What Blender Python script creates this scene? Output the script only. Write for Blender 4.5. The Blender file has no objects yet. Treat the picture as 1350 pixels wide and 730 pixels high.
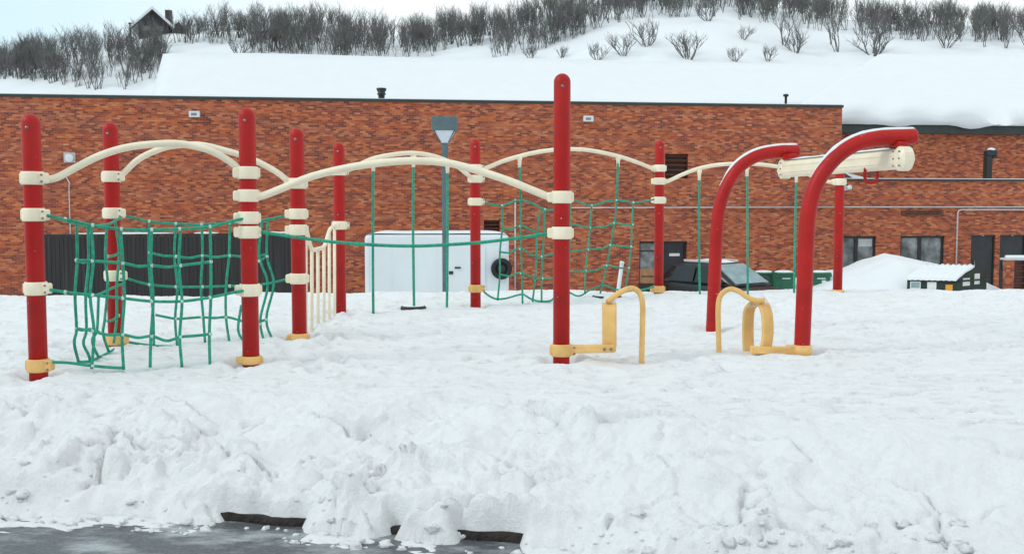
import bpy, math, random
import numpy as np
from mathutils import Vector, Matrix, noise as mnoise

random.seed(7)
R = math.radians
sc = bpy.context.scene
COL = sc.collection

# ------------------------------------------------------------------ camera
F = 1350.0; CX = 675.0; CY = 365.0; HOR = 273.0
CAMZ = 1.17
TH = math.atan((CY - HOR) / F)
FW = Vector((0, math.cos(TH), -math.sin(TH))); UP = Vector((0, math.sin(TH), math.cos(TH)))
CAM = Vector((0, 0, CAMZ))

def ray(px, py):
    return FW + Vector((1, 0, 0)) * ((px - CX) / F) - UP * ((py - CY) / F)
def P(px, py, Y):
    d = ray(px, py); return CAM + d * (Y / d.y)
def base(px, py, z=0.0):
    d = ray(px, py); return CAM + d * ((z - CAMZ) / d.z)

cam_d = bpy.data.cameras.new('camera'); cam = bpy.data.objects.new('camera', cam_d); COL.objects.link(cam)
cam_d.sensor_fit = 'HORIZONTAL'; cam_d.sensor_width = 36.0; cam_d.lens = 36.0
cam_d.clip_start = 0.05; cam_d.clip_end = 3000
cam.location = CAM; cam.rotation_euler = (math.pi / 2 - TH, 0, 0)
sc.camera = cam

# ------------------------------------------------------------------ materials
def node_mat(name):
    m = bpy.data.materials.new(name); m.use_nodes = True
    nt = m.node_tree; b = nt.nodes['Principled BSDF']
    return m, nt, b
def N(nt, t, **kw):
    n = nt.nodes.new(t)
    for k, v in kw.items():
        if hasattr(n, k) and not k.startswith('i_'): setattr(n, k, v)
    return n
def ramp(nt, stops):
    r = nt.nodes.new('ShaderNodeValToRGB'); e = r.color_ramp.elements
    while len(e) > 1: e.remove(e[-1])
    e[0].position = stops[0][0]; e[0].color = (*stops[0][1], 1)
    for p, c in stops[1:]:
        x = e.new(p); x.color = (*c, 1)
    return r
def noise_node(nt, scale, detail=4, rough=.55, coord='Object', vec=None):
    n = nt.nodes.new('ShaderNodeTexNoise'); n.inputs['Scale'].default_value = scale
    n.inputs['Detail'].default_value = detail; n.inputs['Roughness'].default_value = rough
    if vec is None:
        tc = nt.nodes.new('ShaderNodeTexCoord'); vec = tc.outputs[coord]
    nt.links.new(vec, n.inputs['Vector'])
    return n
def bump(nt, b, height, strength, dist):
    bp = nt.nodes.new('ShaderNodeBump'); bp.inputs['Strength'].default_value = strength
    bp.inputs['Distance'].default_value = dist
    nt.links.new(height, bp.inputs['Height']); nt.links.new(bp.outputs['Normal'], b.inputs['Normal'])
    return bp
def mat(name, c, rough=.5, var=.12, vscale=6.0, bstr=.15, bscale=60, bdist=.004, metal=0, spec=.5):
    """plain material with a soft mottling of its own colour and a fine surface grain"""
    m, nt, b = node_mat(name)
    n = noise_node(nt, vscale, 5, .6)
    lo = tuple(x * (1 - var) for x in c); hi = tuple(min(1, x * (1 + var)) for x in c)
    r = ramp(nt, [(.3, lo), (.7, hi)])
    nt.links.new(n.outputs['Fac'], r.inputs['Fac']); nt.links.new(r.outputs['Color'], b.inputs['Base Color'])
    b.inputs['Roughness'].default_value = rough; b.inputs['Metallic'].default_value = metal
    b.inputs['Specular IOR Level'].default_value = spec
    if bstr:
        g = noise_node(nt, bscale, 3, .6); bump(nt, b, g.outputs['Fac'], bstr, bdist)
    return m

M = {}
def red_paint():
    m, nt, b = node_mat('red powder coat')
    n = noise_node(nt, 3.0, 6, .65)
    r = ramp(nt, [(.25, (.30, .008, .008)), (.6, (.46, .012, .010)), (.85, (.53, .022, .014))])
    nt.links.new(n.outputs['Fac'], r.inputs['Fac'])
    # chips and frost specks
    v = noise_node(nt, 42, 2, .5); rr = ramp(nt, [(.0, (0, 0, 0)), (.74, (0, 0, 0)), (.79, (1, 1, 1))])
    nt.links.new(v.outputs['Fac'], rr.inputs['Fac'])
    mx = N(nt, 'ShaderNodeMixRGB'); mx.inputs['Color2'].default_value = (.72, .42, .42, 1)
    nt.links.new(rr.outputs['Color'], mx.inputs['Fac']); nt.links.new(r.outputs['Color'], mx.inputs['Color1'])
    nt.links.new(mx.outputs['Color'], b.inputs['Base Color'])
    b.inputs['Roughness'].default_value = .45; b.inputs['Specular IOR Level'].default_value = .28
    g = noise_node(nt, 70, 3); bump(nt, b, g.outputs['Fac'], .12, .003)
    return m
M['red'] = red_paint()
M['cream'] = mat('cream powder coat', (.86, .765, .585), .42, .08, 5, .1)
M['tan'] = mat('tan step coat and low clamp shade', (.76, .46, .155), .45, .15, 7, .12)  # the steps' own tan; on low clamps a painted shaded tone of cream
M['rope'] = mat('green braided rope', (.013, .30, .185), .65, .35, 30, .6, 220, .004)
M['knot'] = mat('pale rope connector', (.50, .62, .56), .5, .15, 20)
M['bolt'] = mat('grey steel bolt', (.25, .25, .24), .4, .2, 40, 0, metal=.8)
M['dark'] = mat('black rubber', (.02, .02, .022), .6, .3, 20)
M['frame'] = mat('black painted metal', (.016, .018, .02), .45, .3, 8)
M['door'] = mat('black steel door', (.02, .022, .026), .4, .35, 3)
M['flash'] = mat('dark parapet flashing', (.02, .032, .03), .45, .3, 2)
M['white'] = mat('white painted metal', (.66, .70, .72), .38, .05, .9, .05)
M['lampgrey'] = mat('teal grey lamp paint', (.085, .13, .145), .5, .2, 3)
M['lens'] = mat('frosted lamp lens', (.62, .66, .72), .35, .06, 8)
M['pipe'] = mat('galvanised pipe', (.50, .50, .50), .45, .15, 6, .1, metal=.2)
M['binG'] = mat('green bin plastic', (.014, .125, .068), .5, .25, 5)
M['dumpG'] = mat('dark green dumpster paint', (.008, .022, .016), .5, .4, 3)
M['paper'] = mat('white notice', (.68, .68, .66), .7, .12, 12)
M['orange'] = mat('orange label', (.70, .30, .03), .6, .1, 12)
M['card'] = mat('brown cardboard', (.33, .17, .08), .8, .25, 5)
M['carblack'] = mat('black car paint', (.012, .013, .015), .28, .3, 2, 0)
M['sideglass'] = mat('dark car glass', (.012, .015, .017), .12, .2, 2, 0)
M['frost'] = mat('frosted windscreen', (.25, .34, .36), .55, .25, 2.5, .2)
M['tyre'] = mat('tyre rubber', (.014, .014, .015), .75, .3, 12)
M['louver'] = mat('rust brown louver', (.11, .036, .022), .6, .25, 6)
M['bark'] = mat('grey bark', (.125, .122, .117), .9, .35, 3, 0)
M['twig'] = mat('grey twigs', (.14, .136, .13), .9, .4, .9, 0)
M['wood'] = mat('weathered house boards', (.055, .052, .048), .8, .3, 1.2)
M['concrete'] = mat('pale render', (.5, .5, .5), .8, .15, 3)
M['soil'] = mat('wet soil with painted undercut shade', (.020, .0135, .010), .8, .7, 22, 1.0, 30, .03)  # soil colour deepened to paint in the black shade of the undercut

def glass_mat():
    m, nt, b = node_mat('window glass')
    n = noise_node(nt, 1.6, 4, .6)
    r = ramp(nt, [(.30, (.05, .055, .06)), (.5, (.16, .175, .18)), (.7, (.36, .38, .39))])
    nt.links.new(n.outputs['Fac'], r.inputs['Fac']); nt.links.new(r.outputs['Color'], b.inputs['Base Color'])
    b.inputs['Roughness'].default_value = .12
    return m
M['glass'] = glass_mat()

def brick_mat(name, w=.20, h=.068):
    m, nt, b = node_mat(name)
    tc = N(nt, 'ShaderNodeTexCoord'); sp = N(nt, 'ShaderNodeSeparateXYZ')
    nt.links.new(tc.outputs['Object'], sp.inputs[0])
    ad = N(nt, 'ShaderNodeMath', operation='ADD'); nt.links.new(sp.outputs[0], ad.inputs[0]); nt.links.new(sp.outputs[1], ad.inputs[1])
    cb = N(nt, 'ShaderNodeCombineXYZ'); nt.links.new(ad.outputs[0], cb.inputs[0]); nt.links.new(sp.outputs[2], cb.inputs[1])
    # a little wander so the courses are not ruler straight
    wn = noise_node(nt, .9, 3, .6); wv = N(nt, 'ShaderNodeVectorMath', operation='SCALE'); wv.inputs['Scale'].default_value = .03
    nt.links.new(wn.outputs['Color'], wv.inputs[0])
    av = N(nt, 'ShaderNodeVectorMath', operation='ADD'); nt.links.new(cb.outputs[0], av.inputs[0]); nt.links.new(wv.outputs[0], av.inputs[1])
    bt = N(nt, 'ShaderNodeTexBrick'); bt.offset = .5; bt.squash = 1
    bt.inputs['Color1'].default_value = (0, 0, 0, 1); bt.inputs['Color2'].default_value = (1, 1, 1, 1)
    bt.inputs['Mortar'].default_value = (.5, .5, .5, 1); bt.inputs['Scale'].default_value = 1
    bt.inputs['Brick Width'].default_value = w; bt.inputs['Row Height'].default_value = h
    bt.inputs['Mortar Size'].default_value = .006; bt.inputs['Mortar Smooth'].default_value = .2; bt.inputs['Bias'].default_value = 0
    nt.links.new(av.outputs[0], bt.inputs['Vector'])
    r = ramp(nt, [(0, (.060, .026, .023)), (.18, (.13, .035, .025)), (.34, (.27, .052, .024)), (.56, (.40, .086, .030)), (.78, (.50, .135, .045)), (.94, (.58, .22, .10)), (1, (.62, .31, .18))])
    # mix tint with streaky patches of darker and paler bricks
    pn = noise_node(nt, .55, 5, .7)
    st = N(nt, 'ShaderNodeVectorMath', operation='MULTIPLY'); st.inputs[1].default_value = (.9, 3.2, 1)
    nt.links.new(cb.outputs[0], st.inputs[0]); sn = noise_node(nt, 1.3, 4, .7, vec=st.outputs[0])
    a1 = N(nt, 'ShaderNodeMath', operation='MULTIPLY_ADD'); a1.inputs[1].default_value = .70; nt.links.new(bt.outputs['Color'], a1.inputs[0])
    s1 = N(nt, 'ShaderNodeMath', operation='MULTIPLY_ADD'); s1.inputs[1].default_value = .35; s1.inputs[2].default_value = -.10
    nt.links.new(sn.outputs['Fac'], s1.inputs[0])
    s2 = N(nt, 'ShaderNodeMath', operation='MULTIPLY_ADD'); s2.inputs[1].default_value = .3
    nt.links.new(pn.outputs['Fac'], s2.inputs[0]); nt.links.new(s1.outputs[0], s2.inputs[2])
    s3 = N(nt, 'ShaderNodeMath', operation='SUBTRACT'); s3.inputs[1].default_value = .03; nt.links.new(s2.outputs[0], s3.inputs[0])
    nt.links.new(s3.outputs[0], a1.inputs[2])
    nt.links.new(a1.outputs[0], r.inputs['Fac'])
    mx = N(nt, 'ShaderNodeMixRGB'); mx.inputs['Color2'].default_value = (.26, .17, .13, 1)
    mf = N(nt, 'ShaderNodeMath', operation='MULTIPLY'); mf.inputs[1].default_value = .8; nt.links.new(bt.outputs['Fac'], mf.inputs[0])
    nt.links.new(mf.outputs[0], mx.inputs['Fac']); nt.links.new(r.outputs['Color'], mx.inputs['Color1'])
    nt.links.new(mx.outputs['Color'], b.inputs['Base Color'])
    b.inputs['Roughness'].default_value = .85
    iv = N(nt, 'ShaderNodeMath', operation='SUBTRACT'); iv.inputs[0].default_value = 1; nt.links.new(bt.outputs['Fac'], iv.inputs[1])
    bump(nt, b, iv.outputs[0], .5, .012)
    return m
M['brick'] = brick_mat('multi tone brick')

def snow_mat(name, base_c=(.875, .878, .882), fine=True):
    m, nt, b = node_mat(name)
    n = noise_node(nt, 1.3, 4, .6)
    r = ramp(nt, [(.3, tuple(x * .965 for x in base_c)), (.7, base_c)])
    nt.links.new(n.outputs['Fac'], r.inputs['Fac']); nt.links.new(r.outputs['Color'], b.inputs['Base Color'])
    b.inputs['Roughness'].default_value = .6; b.inputs['Specular IOR Level'].default_value = .25
    if fine:
        g1 = noise_node(nt, 26, 8, .75); g2 = noise_node(nt, 95, 3, .7)
        ad = N(nt, 'ShaderNodeMath', operation='MULTIPLY_ADD'); ad.inputs[1].default_value = .35
        nt.links.new(g2.outputs['Fac'], ad.inputs[0]); nt.links.new(g1.outputs['Fac'], ad.inputs[2])
        bump(nt, b, ad.outputs[0], .72, .028)
    return m
M['snow'] = snow_mat('trodden snow')
M['snowroof'] = snow_mat('smooth roof snow', (.765, .79, .81), False)
M['hillsnow'] = snow_mat('hillside snow', (.775, .80, .825), False)

def asphalt_mat():
    m, nt, b = node_mat('wet asphalt with slush')
    n = noise_node(nt, 55, 4, .7); r = ramp(nt, [(.3, (.045, .05, .054)), (.7, (.13, .14, .148))])
    nt.links.new(n.outputs['Fac'], r.inputs['Fac'])
    tc = N(nt, 'ShaderNodeTexCoord'); mp = N(nt, 'ShaderNodeMapping'); mp.inputs['Scale'].default_value = (1.0, 2.2, 1); mp.inputs['Rotation'].default_value = (0, 0, R(13))
    nt.links.new(tc.outputs['Object'], mp.inputs[0])
    s = noise_node(nt, 2.3, 7, .68, vec=mp.outputs[0])
    sr = ramp(nt, [(.46, (0, 0, 0)), (.60, (.55, .55, .55)), (.72, (1, 1, 1))]); nt.links.new(s.outputs['Fac'], sr.inputs['Fac'])
    mx = N(nt, 'ShaderNodeMixRGB'); mx.inputs['Color2'].default_value = (.52, .55, .57, 1)
    nt.links.new(sr.outputs['Color'], mx.inputs['Fac']); nt.links.new(r.outputs['Color'], mx.inputs['Color1'])
    nt.links.new(mx.outputs['Color'], b.inputs['Base Color'])
    rr = N(nt, 'ShaderNodeMath', operation='MULTIPLY_ADD'); rr.inputs[1].default_value = .35; rr.inputs[2].default_value = .38
    nt.links.new(sr.outputs['Color'], rr.inputs[0]); nt.links.new(rr.outputs[0], b.inputs['Roughness'])
    ad = N(nt, 'ShaderNodeMath', operation='MULTIPLY_ADD'); ad.inputs[1].default_value = 1.4
    nt.links.new(sr.outputs['Color'], ad.inputs[0]); nt.links.new(n.outputs['Fac'], ad.inputs[2])
    bump(nt, b, ad.outputs[0], .7, .012)
    return m
M['asphalt'] = asphalt_mat()

def slat_fence_mat():
    m, nt, b = node_mat('dark fence slats')
    tc = N(nt, 'ShaderNodeTexCoord'); mp = N(nt, 'ShaderNodeMapping'); mp.inputs['Scale'].default_value = (6, 6, .25)
    nt.links.new(tc.outputs['Object'], mp.inputs[0])
    n = noise_node(nt, 1.5, 4, .6, vec=mp.outputs[0])
    r = ramp(nt, [(.3, (.010, .009, .009)), (.55, (.024, .021, .02)), (.8, (.05, .042, .036))])
    nt.links.new(n.outputs['Fac'], r.inputs['Fac']); nt.links.new(r.outputs['Color'], b.inputs['Base Color'])
    b.inputs['Roughness'].default_value = .7
    return m
M['slat'] = slat_fence_mat()

# ------------------------------------------------------------------ mesh builder
class MB:
    def __init__(s): s.v = []; s.f = []; s.mi = []; s.sm = []
    def add(s, vs, fs, mi=0, smooth=False):
        o = len(s.v); s.v += [tuple(v) for v in vs]
        for f in fs:
            s.f.append(tuple(i + o for i in f)); s.mi.append(mi); s.sm.append(smooth)
    def box(s, lo, hi, mi=0, mtx=None):
        x0, y0, z0 = lo; x1, y1, z1 = hi
        vs = [Vector(p) for p in ((x0,y0,z0),(x1,y0,z0),(x1,y1,z0),(x0,y1,z0),(x0,y0,z1),(x1,y0,z1),(x1,y1,z1),(x0,y1,z1))]
        if mtx: vs = [mtx @ v for v in vs]
        s.add(vs, [(0,3,2,1),(4,5,6,7),(0,1,5,4),(1,2,6,5),(2,3,7,6),(3,0,4,7)], mi)
    def rbox(s, lo, hi, r, mi=0, mtx=None, axis=1, seg=4, caps=True):
        """box with rounded edges running along one axis"""
        ax = [0, 1, 2]; ax.remove(axis); a, b = ax
        prof = []
        for cx, cy, a0 in ((hi[a]-r, hi[b]-r, 0), (lo[a]+r, hi[b]-r, 90), (lo[a]+r, lo[b]+r, 180), (hi[a]-r, lo[b]+r, 270)):
            for k in range(seg + 1):
                t = R(a0 + 90 * k / seg); prof.append((cx + r * math.cos(t), cy + r * math.sin(t)))
        n = len(prof); vs = []
        e = min(r * .4, (hi[axis] - lo[axis]) * .2)
        ca = (lo[a] + hi[a]) / 2; cb_ = (lo[b] + hi[b]) / 2
        for w, k in ((lo[axis], 1), (lo[axis] + e, 0), (hi[axis] - e, 0), (hi[axis], 1)):
            for p, q in prof:
                if k:
                    p = p - math.copysign(min(e, abs(p - ca)), p - ca); q = q - math.copysign(min(e, abs(q - cb_)), q - cb_)
                c = [0, 0, 0]; c[a] = p; c[b] = q; c[axis] = w; vs.append(Vector(c))
        if mtx: vs = [mtx @ v for v in vs]
        fs = []
        for j in range(3):
            for i in range(n):
                i2 = (i + 1) % n; fs.append((j*n+i, j*n+i2, (j+1)*n+i2, (j+1)*n+i))
        fs.append(tuple(range(n))[::-1]); fs.append(tuple(range(3*n, 4*n)))
        s.add(vs, fs, mi)
    def prism(s, pts, depth, mi=0, mtx=None):
        """polygon in xz extruded along +y"""
        n = len(pts); vs = [Vector((x, 0, z)) for x, z in pts] + [Vector((x, depth, z)) for x, z in pts]
        if mtx: vs = [mtx @ v for v in vs]
        s.add(vs, [tuple(range(n)), tuple(range(2*n-1, n-1, -1))] + [(i, i+n, (i+1)%n+n, (i+1)%n) for i in range(n)], mi)
    def tube(s, pts, r, n=8, mi=0, caps=True, squash=None):
        pts = [Vector(p) for p in pts]; m = len(pts)
        rs = r if hasattr(r, '__len__') else [r] * m
        T = []
        for i in range(m):
            t = (pts[min(i+1, m-1)] - pts[max(i-1, 0)]); T.append(t.normalized() if t.length > 1e-9 else Vector((0, 0, 1)))
        ref = Vector((0, 0, 1)) if abs(T[0].z) < .8 else Vector((0, 1, 0))
        u = T[0].cross(ref).normalized(); vs = []
        for i in range(m):
            u = (u - T[i] * u.dot(T[i])); u = u.normalized() if u.length > 1e-6 else T[i].orthogonal().normalized()
            w = T[i].cross(u)
            for k in range(n):
                a = 2 * math.pi * k / n; q = u * math.cos(a) + w * math.sin(a)
                vs.append(pts[i] + q * rs[i])
        fs = []
        for i in range(m - 1):
            for k in range(n):
                k2 = (k + 1) % n; fs.append((i*n+k, i*n+k2, (i+1)*n+k2, (i+1)*n+k))
        if caps: fs.append(tuple(range(n))[::-1]); fs.append(tuple(range((m-1)*n, m*n)))
        s.add(vs, fs, mi, True)
    def lathe(s, prof, c, n=20, mi=0, axis=2):
        """(radius, height) profile turned about an axis through c"""
        vs = []; m = len(prof)
        for r_, h in prof:
            for k in range(n):
                a = 2 * math.pi * k / n; p = (r_*math.cos(a), r_*math.sin(a), h)
                if axis == 1: p = (p[0], h, p[1])
                if axis == 0: p = (h, p[0], p[1])
                vs.append(Vector(p) + Vector(c))
        fs = []
        for j in range(m - 1):
            for k in range(n):
                k2 = (k + 1) % n; fs.append((j*n+k, j*n+k2, (j+1)*n+k2, (j+1)*n+k))
        fs.append(tuple(range(n))[::-1]); fs.append(tuple(range((m-1)*n, m*n)))
        s.add(vs, fs, mi, True)
    def ball(s, c, r, mi=0, n=8, zs=1.0):
        prof = [(r * math.sin(math.pi * k / 6), -r * zs * math.cos(math.pi * k / 6)) for k in range(7)]
        prof[0] = (r * .05, -r * zs); prof[-1] = (r * .05, r * zs); s.lathe(prof, c, n, mi)
    def build(s, name, mats, parent=None, loc=None, flip=True):
        me = bpy.data.meshes.new(name); me.from_pydata(s.v, [], s.f); me.validate()
        mats = mats if isinstance(mats, (list, tuple)) else [mats]
        for m_ in mats: me.materials.append(m_)
        if len(me.polygons) == len(s.mi):
            me.polygons.foreach_set('material_index', s.mi); me.polygons.foreach_set('use_smooth', s.sm)
        import bmesh
        if flip and len(s.f) < 60000:
            bm = bmesh.new(); bm.from_mesh(me); bmesh.ops.recalc_face_normals(bm, faces=bm.faces); bm.to_mesh(me); bm.free()
        o = bpy.data.objects.new(name, me); COL.objects.link(o)
        if parent: o.parent = parent
        if loc is not None: o.location = loc
        return o

def spline(pts, k=6):
    """Catmull-Rom through points"""
    pts = [Vector(p) for p in pts]; q = [pts[0] * 2 - pts[1]] + pts + [pts[-1] * 2 - pts[-2]]; out = []
    for i in range(1, len(q) - 2):
        a, b, c, d = q[i-1], q[i], q[i+1], q[i+2]
        for j in range(k):
            t = j / k
            out.append(.5 * ((2*b) + (c-a)*t + (2*a-5*b+4*c-d)*t*t + (3*b-a-3*c+d)*t**3))
    out.append(pts[-1]); return out

def thing(name, label, cat, loc=(0, 0, 0), rz=0, group=None):
    o = bpy.data.objects.new(name, None); COL.objects.link(o); o.location = loc; o.rotation_euler = (0, 0, rz)
    o.empty_display_size = .2
    o['label'] = label; o['category'] = cat
    if group: o['group'] = group
    return o
def tag(o, label, cat, group=None, kind=None):
    o['label'] = label; o['category'] = cat
    if group: o['group'] = group
    if kind: o['kind'] = kind
    return o

# ------------------------------------------------------------------ numpy noise
def _h(ix, iy, seed):
    x = (ix.astype(np.int64) * 374761393 + iy.astype(np.int64) * 668265263 + seed * 1442695041) & 0xffffffff
    x = ((x ^ (x >> 13)) * 1274126177) & 0xffffffff
    return ((x ^ (x >> 16)) & 0xffffffff) / 4294967295.0
def perlin(x, y, seed=0):
    ix = np.floor(x); iy = np.floor(y); fx = x - ix; fy = y - iy
    u = fx**3 * (fx * (fx * 6 - 15) + 10); v = fy**3 * (fy * (fy * 6 - 15) + 10)
    def g(dx, dy):
        a = _h(ix + dx, iy + dy, seed) * 2 * np.pi
        return np.cos(a) * (fx - dx) + np.sin(a) * (fy - dy)
    return ((g(0,0)*(1-u)+g(1,0)*u)*(1-v) + (g(0,1)*(1-u)+g(1,1)*u)*v) * 1.5
def fbm(x, y, seed=0, oct=4, gain=.5):
    r = 0; a = 1
    for k in range(oct):
        r = r + a * perlin(x * 2**k + k * 17.3, y * 2**k - k * 9.1, seed + k); a *= gain
    return r
def worley(x, y, seed=0):
    ix = np.floor(x); iy = np.floor(y); f1 = np.full(x.shape, 9.0); f2 = f1.copy(); idv = np.zeros(x.shape)
    for dx in (-1, 0, 1):
        for dy in (-1, 0, 1):
            jx = ix + dx; jy = iy + dy
            d = np.hypot(jx + _h(jx, jy, seed) - x, jy + _h(jx, jy, seed + 5) - y)
            nearer = d < f1
            f2 = np.where(nearer, f1, np.minimum(f2, d)); idv = np.where(nearer, _h(jx, jy, seed + 9), idv); f1 = np.where(nearer, d, f1)
    return f1, f2, idv
def sst(t): t = np.clip(t, 0, 1); return t * t * (3 - 2 * t)

GROUND = -2.2; ROAD = -.43
K0 = np.array([-1.50, 5.11]); KD = np.array([.974, -.225]); KN = np.array([.225, .974])   # kerb line and its inward normal

def gaps(u):
    """bare stretches of kerb, as (centre, half width) along it"""
    g = np.zeros_like(u)
    for c, w in ((.245, .225), (.93, .03), (1.42, .15)):
        g = np.maximum(g, sst((w + .09 - np.abs(u - c)) / .15))
    return g
def snow_height(x, y):
    x = np.asarray(x, float); y = np.asarray(y, float)
    t = (x - K0[0]) * KN[0] + (y - K0[1]) * KN[1]; u = (x - K0[0]) * KD[0] + (y - K0[1]) * KD[1]
    yc = 13.7 + .055 * (x + 5) + .25 * perlin(x * .5, x * 0 + 3.3, 2)
    yc = np.where(x < -4, 13.4, yc)
    field = .030 * fbm(x * .35, y * .35, 11, 3) + .020 * fbm(x * 1.6, y * 2.0, 21, 4)
    rip = fbm(x * 2.2, y * 6.0, 31, 3); field = field - .045 * sst((rip - .20) / .45)      # wind and foot dents
    rip2 = fbm(x * 5.5, y * 10.0, 37, 3); field = field + .013 * rip2 - .030 * sst((rip2 - .35) / .3)
    z = field.copy()
    # fall beyond the crest of the field
    z = z + (GROUND - .02) * sst((y - yc) / 10.0) - .05 * sst((y - yc) / 1.2)
    # plough bank along the road
    edge = -.045 + .025 * fbm(u * 1.1, u * 0 + 7.7, 41, 3) - .13 * sst((-.2 - u) / 1.0) - .20 * sst((u - 1.75) / .6)
    tt = t - edge
    gp = gaps(u + .05 * perlin(u * 5, t * 7, 6))
    prof = .34 * sst(tt / .16) ** .8 + .66 * sst((tt - .02) / 1.15) ** 1.1
    bank = ROAD + (-ROAD) * prof
    m = sst((tt + .10) / .12) * (1 - sst((tt - .60) / 1.35)) * (1 - .45 * sst((u - 2.1) / 1.0))
    wx = x + .17 * fbm(x * 2, y * 2, 51, 4); wy = y + .17 * fbm(x * 2, y * 2, 57, 3)
    f1, f2, idv = worley(wx * 1.5 + 3, wy * 2.0, 3)
    blk = (idv - .5) * .085 * sst((fbm(x * .9, y * .9, 67, 2) + .25) / .4) - .085 * np.clip(1 - (f2 - f1) / .12, 0, 1) ** 2 * sst((fbm(x * 1.7, y * 1.7, 69, 3) - .02) / .25)
    f1b, f2b, idb = worley(wx * 5.0, wy * 6.0, 8)
    rub = sst((fbm(x * 1.2, y * 1.6, 61, 3) - .02) / .3)
    cl = (.065 * (1 - f1b) + .06 * (idb - .5)) * rub
    f1c, f2c, idc = worley(wx * 13.0, wy * 15.0, 18)
    cl2 = (.026 * (1 - f1c) + .025 * (idc - .5)) * sst((fbm(x * 2.2, y * 2.2, 63, 3)) / .3)
    fine = .022 * np.abs(fbm(x * 9, y * 11, 79, 3, .6)) * sst((fbm(x * 1.5, y * 1.5, 83, 2) + .3) / .5) + .006 * fbm(x * 26, y * 30, 87, 2)
    foot = 1 - sst((tt - .30) / .6)
    lump = .068 * fbm(x * 1.8, y * 2.2, 71, 5, .55) - .03 * np.abs(fbm(x * 3.2, y * 3.6, 77, 4)) + .02 + blk + (cl + cl2) * (.55 + .65 * foot) + fine
    h = np.where(t < 3.2, bank + m * lump, 0) * 1.0
    w = 1 - sst((tt - 1.0) / .7)
    z = np.where(t < 3.2, z * (1 - w) + h * w + (1 - w) * m * lump * .8, z)
    # soft-edged slush line on the road
    z = np.where(tt < .0, ROAD - .026 + sst((tt + .42) / .42) * .034 + .016 * fbm(u * 3.5, t * 11, 91, 4, .6), z)
    z = np.where((tt > 0) & (tt < 1.0), np.maximum(z, ROAD + .08 * sst(tt / .12) + .025 * fbm(x * 9, y * 9, 95, 2) + .05 * (1 - f1b) * sst(tt / .06)), z)
    # bare kerb stretches
    cut = gp * (1 - sst((t - .045 - .035 * perlin(u * 7, u * 0, 5)) / .03))
    z = z * (1 - cut) + (ROAD - .06) * cut
    return z

# ------------------------------------------------------------------ ground sheets
def grid(name, X, Y, Z, m, smooth=True):
    r, c = X.shape
    me = bpy.data.meshes.new(name)
    co = np.stack([X, Y, Z], -1).reshape(-1, 3).astype(np.float32)
    i = np.arange((r - 1) * c).reshape(r - 1, c)[:, :-1].ravel()
    q = np.stack([i, i + 1, i + c + 1, i + c], -1).astype(np.int32)
    me.vertices.add(len(co)); me.vertices.foreach_set('co', co.ravel())
    me.loops.add(q.size); me.loops.foreach_set('vertex_index', q.ravel())
    me.polygons.add(len(q)); me.polygons.foreach_set('loop_start', np.arange(len(q), dtype=np.int32) * 4)
    me.polygons.foreach_set('use_smooth', np.full(len(q), smooth))
    me.update(); me.validate(); me.materials.append(m)
    o = bpy.data.objects.new(name, me); COL.objects.link(o); o['kind'] = 'structure'; return o

rows = np.concatenate([np.arange(4.0, 6.6, .0105), np.arange(6.6, 9.0, .020), np.arange(9.0, 16.0, .034), np.arange(16.0, 25.3, .3)])
cols = np.linspace(-.80, .80, 900)
YY, AA = np.meshgrid(rows, cols, indexing='ij'); XX = AA * (YY + 2.2)
posts_px = {}
ZZ = snow_height(XX, YY)
# little melted rims round the posts
for bx, by in ((51,492),(153,455),(331,478),(395,450),(449,412),(627,401),(740,478),(868,388),(1104,386),(939,434),(1057,468)):
    b = base(bx, by); d = np.hypot(XX - b.x, YY - b.y)
    ZZ -= .085 * np.exp(-(d / .125) ** 2); ZZ += .026 * np.exp(-((d - .22) / .09) ** 2)
# foot prints wandering over the field
rng = np.random.default_rng(4)
for tr in range(9):
    x, y = rng.uniform(-5, 6), rng.uniform(6.3, 8); a = rng.uniform(.2, 2.6)
    for k in range(rng.integers(8, 16)):
        s = 1 if k % 2 else -1
        fx, fy = x + s * .10 * math.sin(a), y - s * .10 * math.cos(a)
        dx, dy = XX - fx, YY - fy
        near = (np.abs(dx) < .4) & (np.abs(dy) < .4)
        p = dx[near] * math.cos(a) + dy[near] * math.sin(a); q = -dx[near] * math.sin(a) + dy[near] * math.cos(a)
        e = (p / .15) ** 2 + (q / .075) ** 2
        ZZ[near] += -.05 * np.exp(-e ** 2) + .014 * np.exp(-((np.sqrt(e) - 1.5) / .4) ** 2)
        a += rng.normal(0, .12); x += .55 * math.cos(a); y += .55 * math.sin(a)
grid('snow_field', XX, YY, ZZ, M['snow'])

# the road, a sheet running left and right past the camera
def flat(name, x0, x1, y0, y1, z, m):
    b = MB(); b.add([(x0,y0,z),(x1,y0,z),(x1,y1,z),(x0,y1,z)], [(0,1,2,3)]); o = b.build(name, m); o['kind'] = 'structure'; return o
flat('road', -60, 60, -6, 6.6, ROAD, M['asphalt'])
# lower yard and country snow reaching the horizon, a ring outside the playground field
b = MB()
for q in ((-900, -900, 900, -6), (-900, -6, -60, 8), (60, -6, 900, 8)):
    b.add([(q[0],q[1],ROAD-.004),(q[2],q[1],ROAD-.004),(q[2],q[3],ROAD-.004),(q[0],q[3],ROAD-.004)], [(0,1,2,3)])
o = b.build('snowy_verge', M['hillsnow']); o['kind'] = 'structure'
yard_x = np.linspace(-1500, 1500, 200); yard_y = np.concatenate([np.linspace(24.6, 80, 50), np.linspace(90, 1500, 30)])
gy, gx = np.meshgrid(yard_y, yard_x, indexing='ij'); gz = GROUND + .05 * fbm(gx * .3, gy * .3, 5, 3)
grid('ground', gx, gy, gz, M['hillsnow'])
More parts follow.
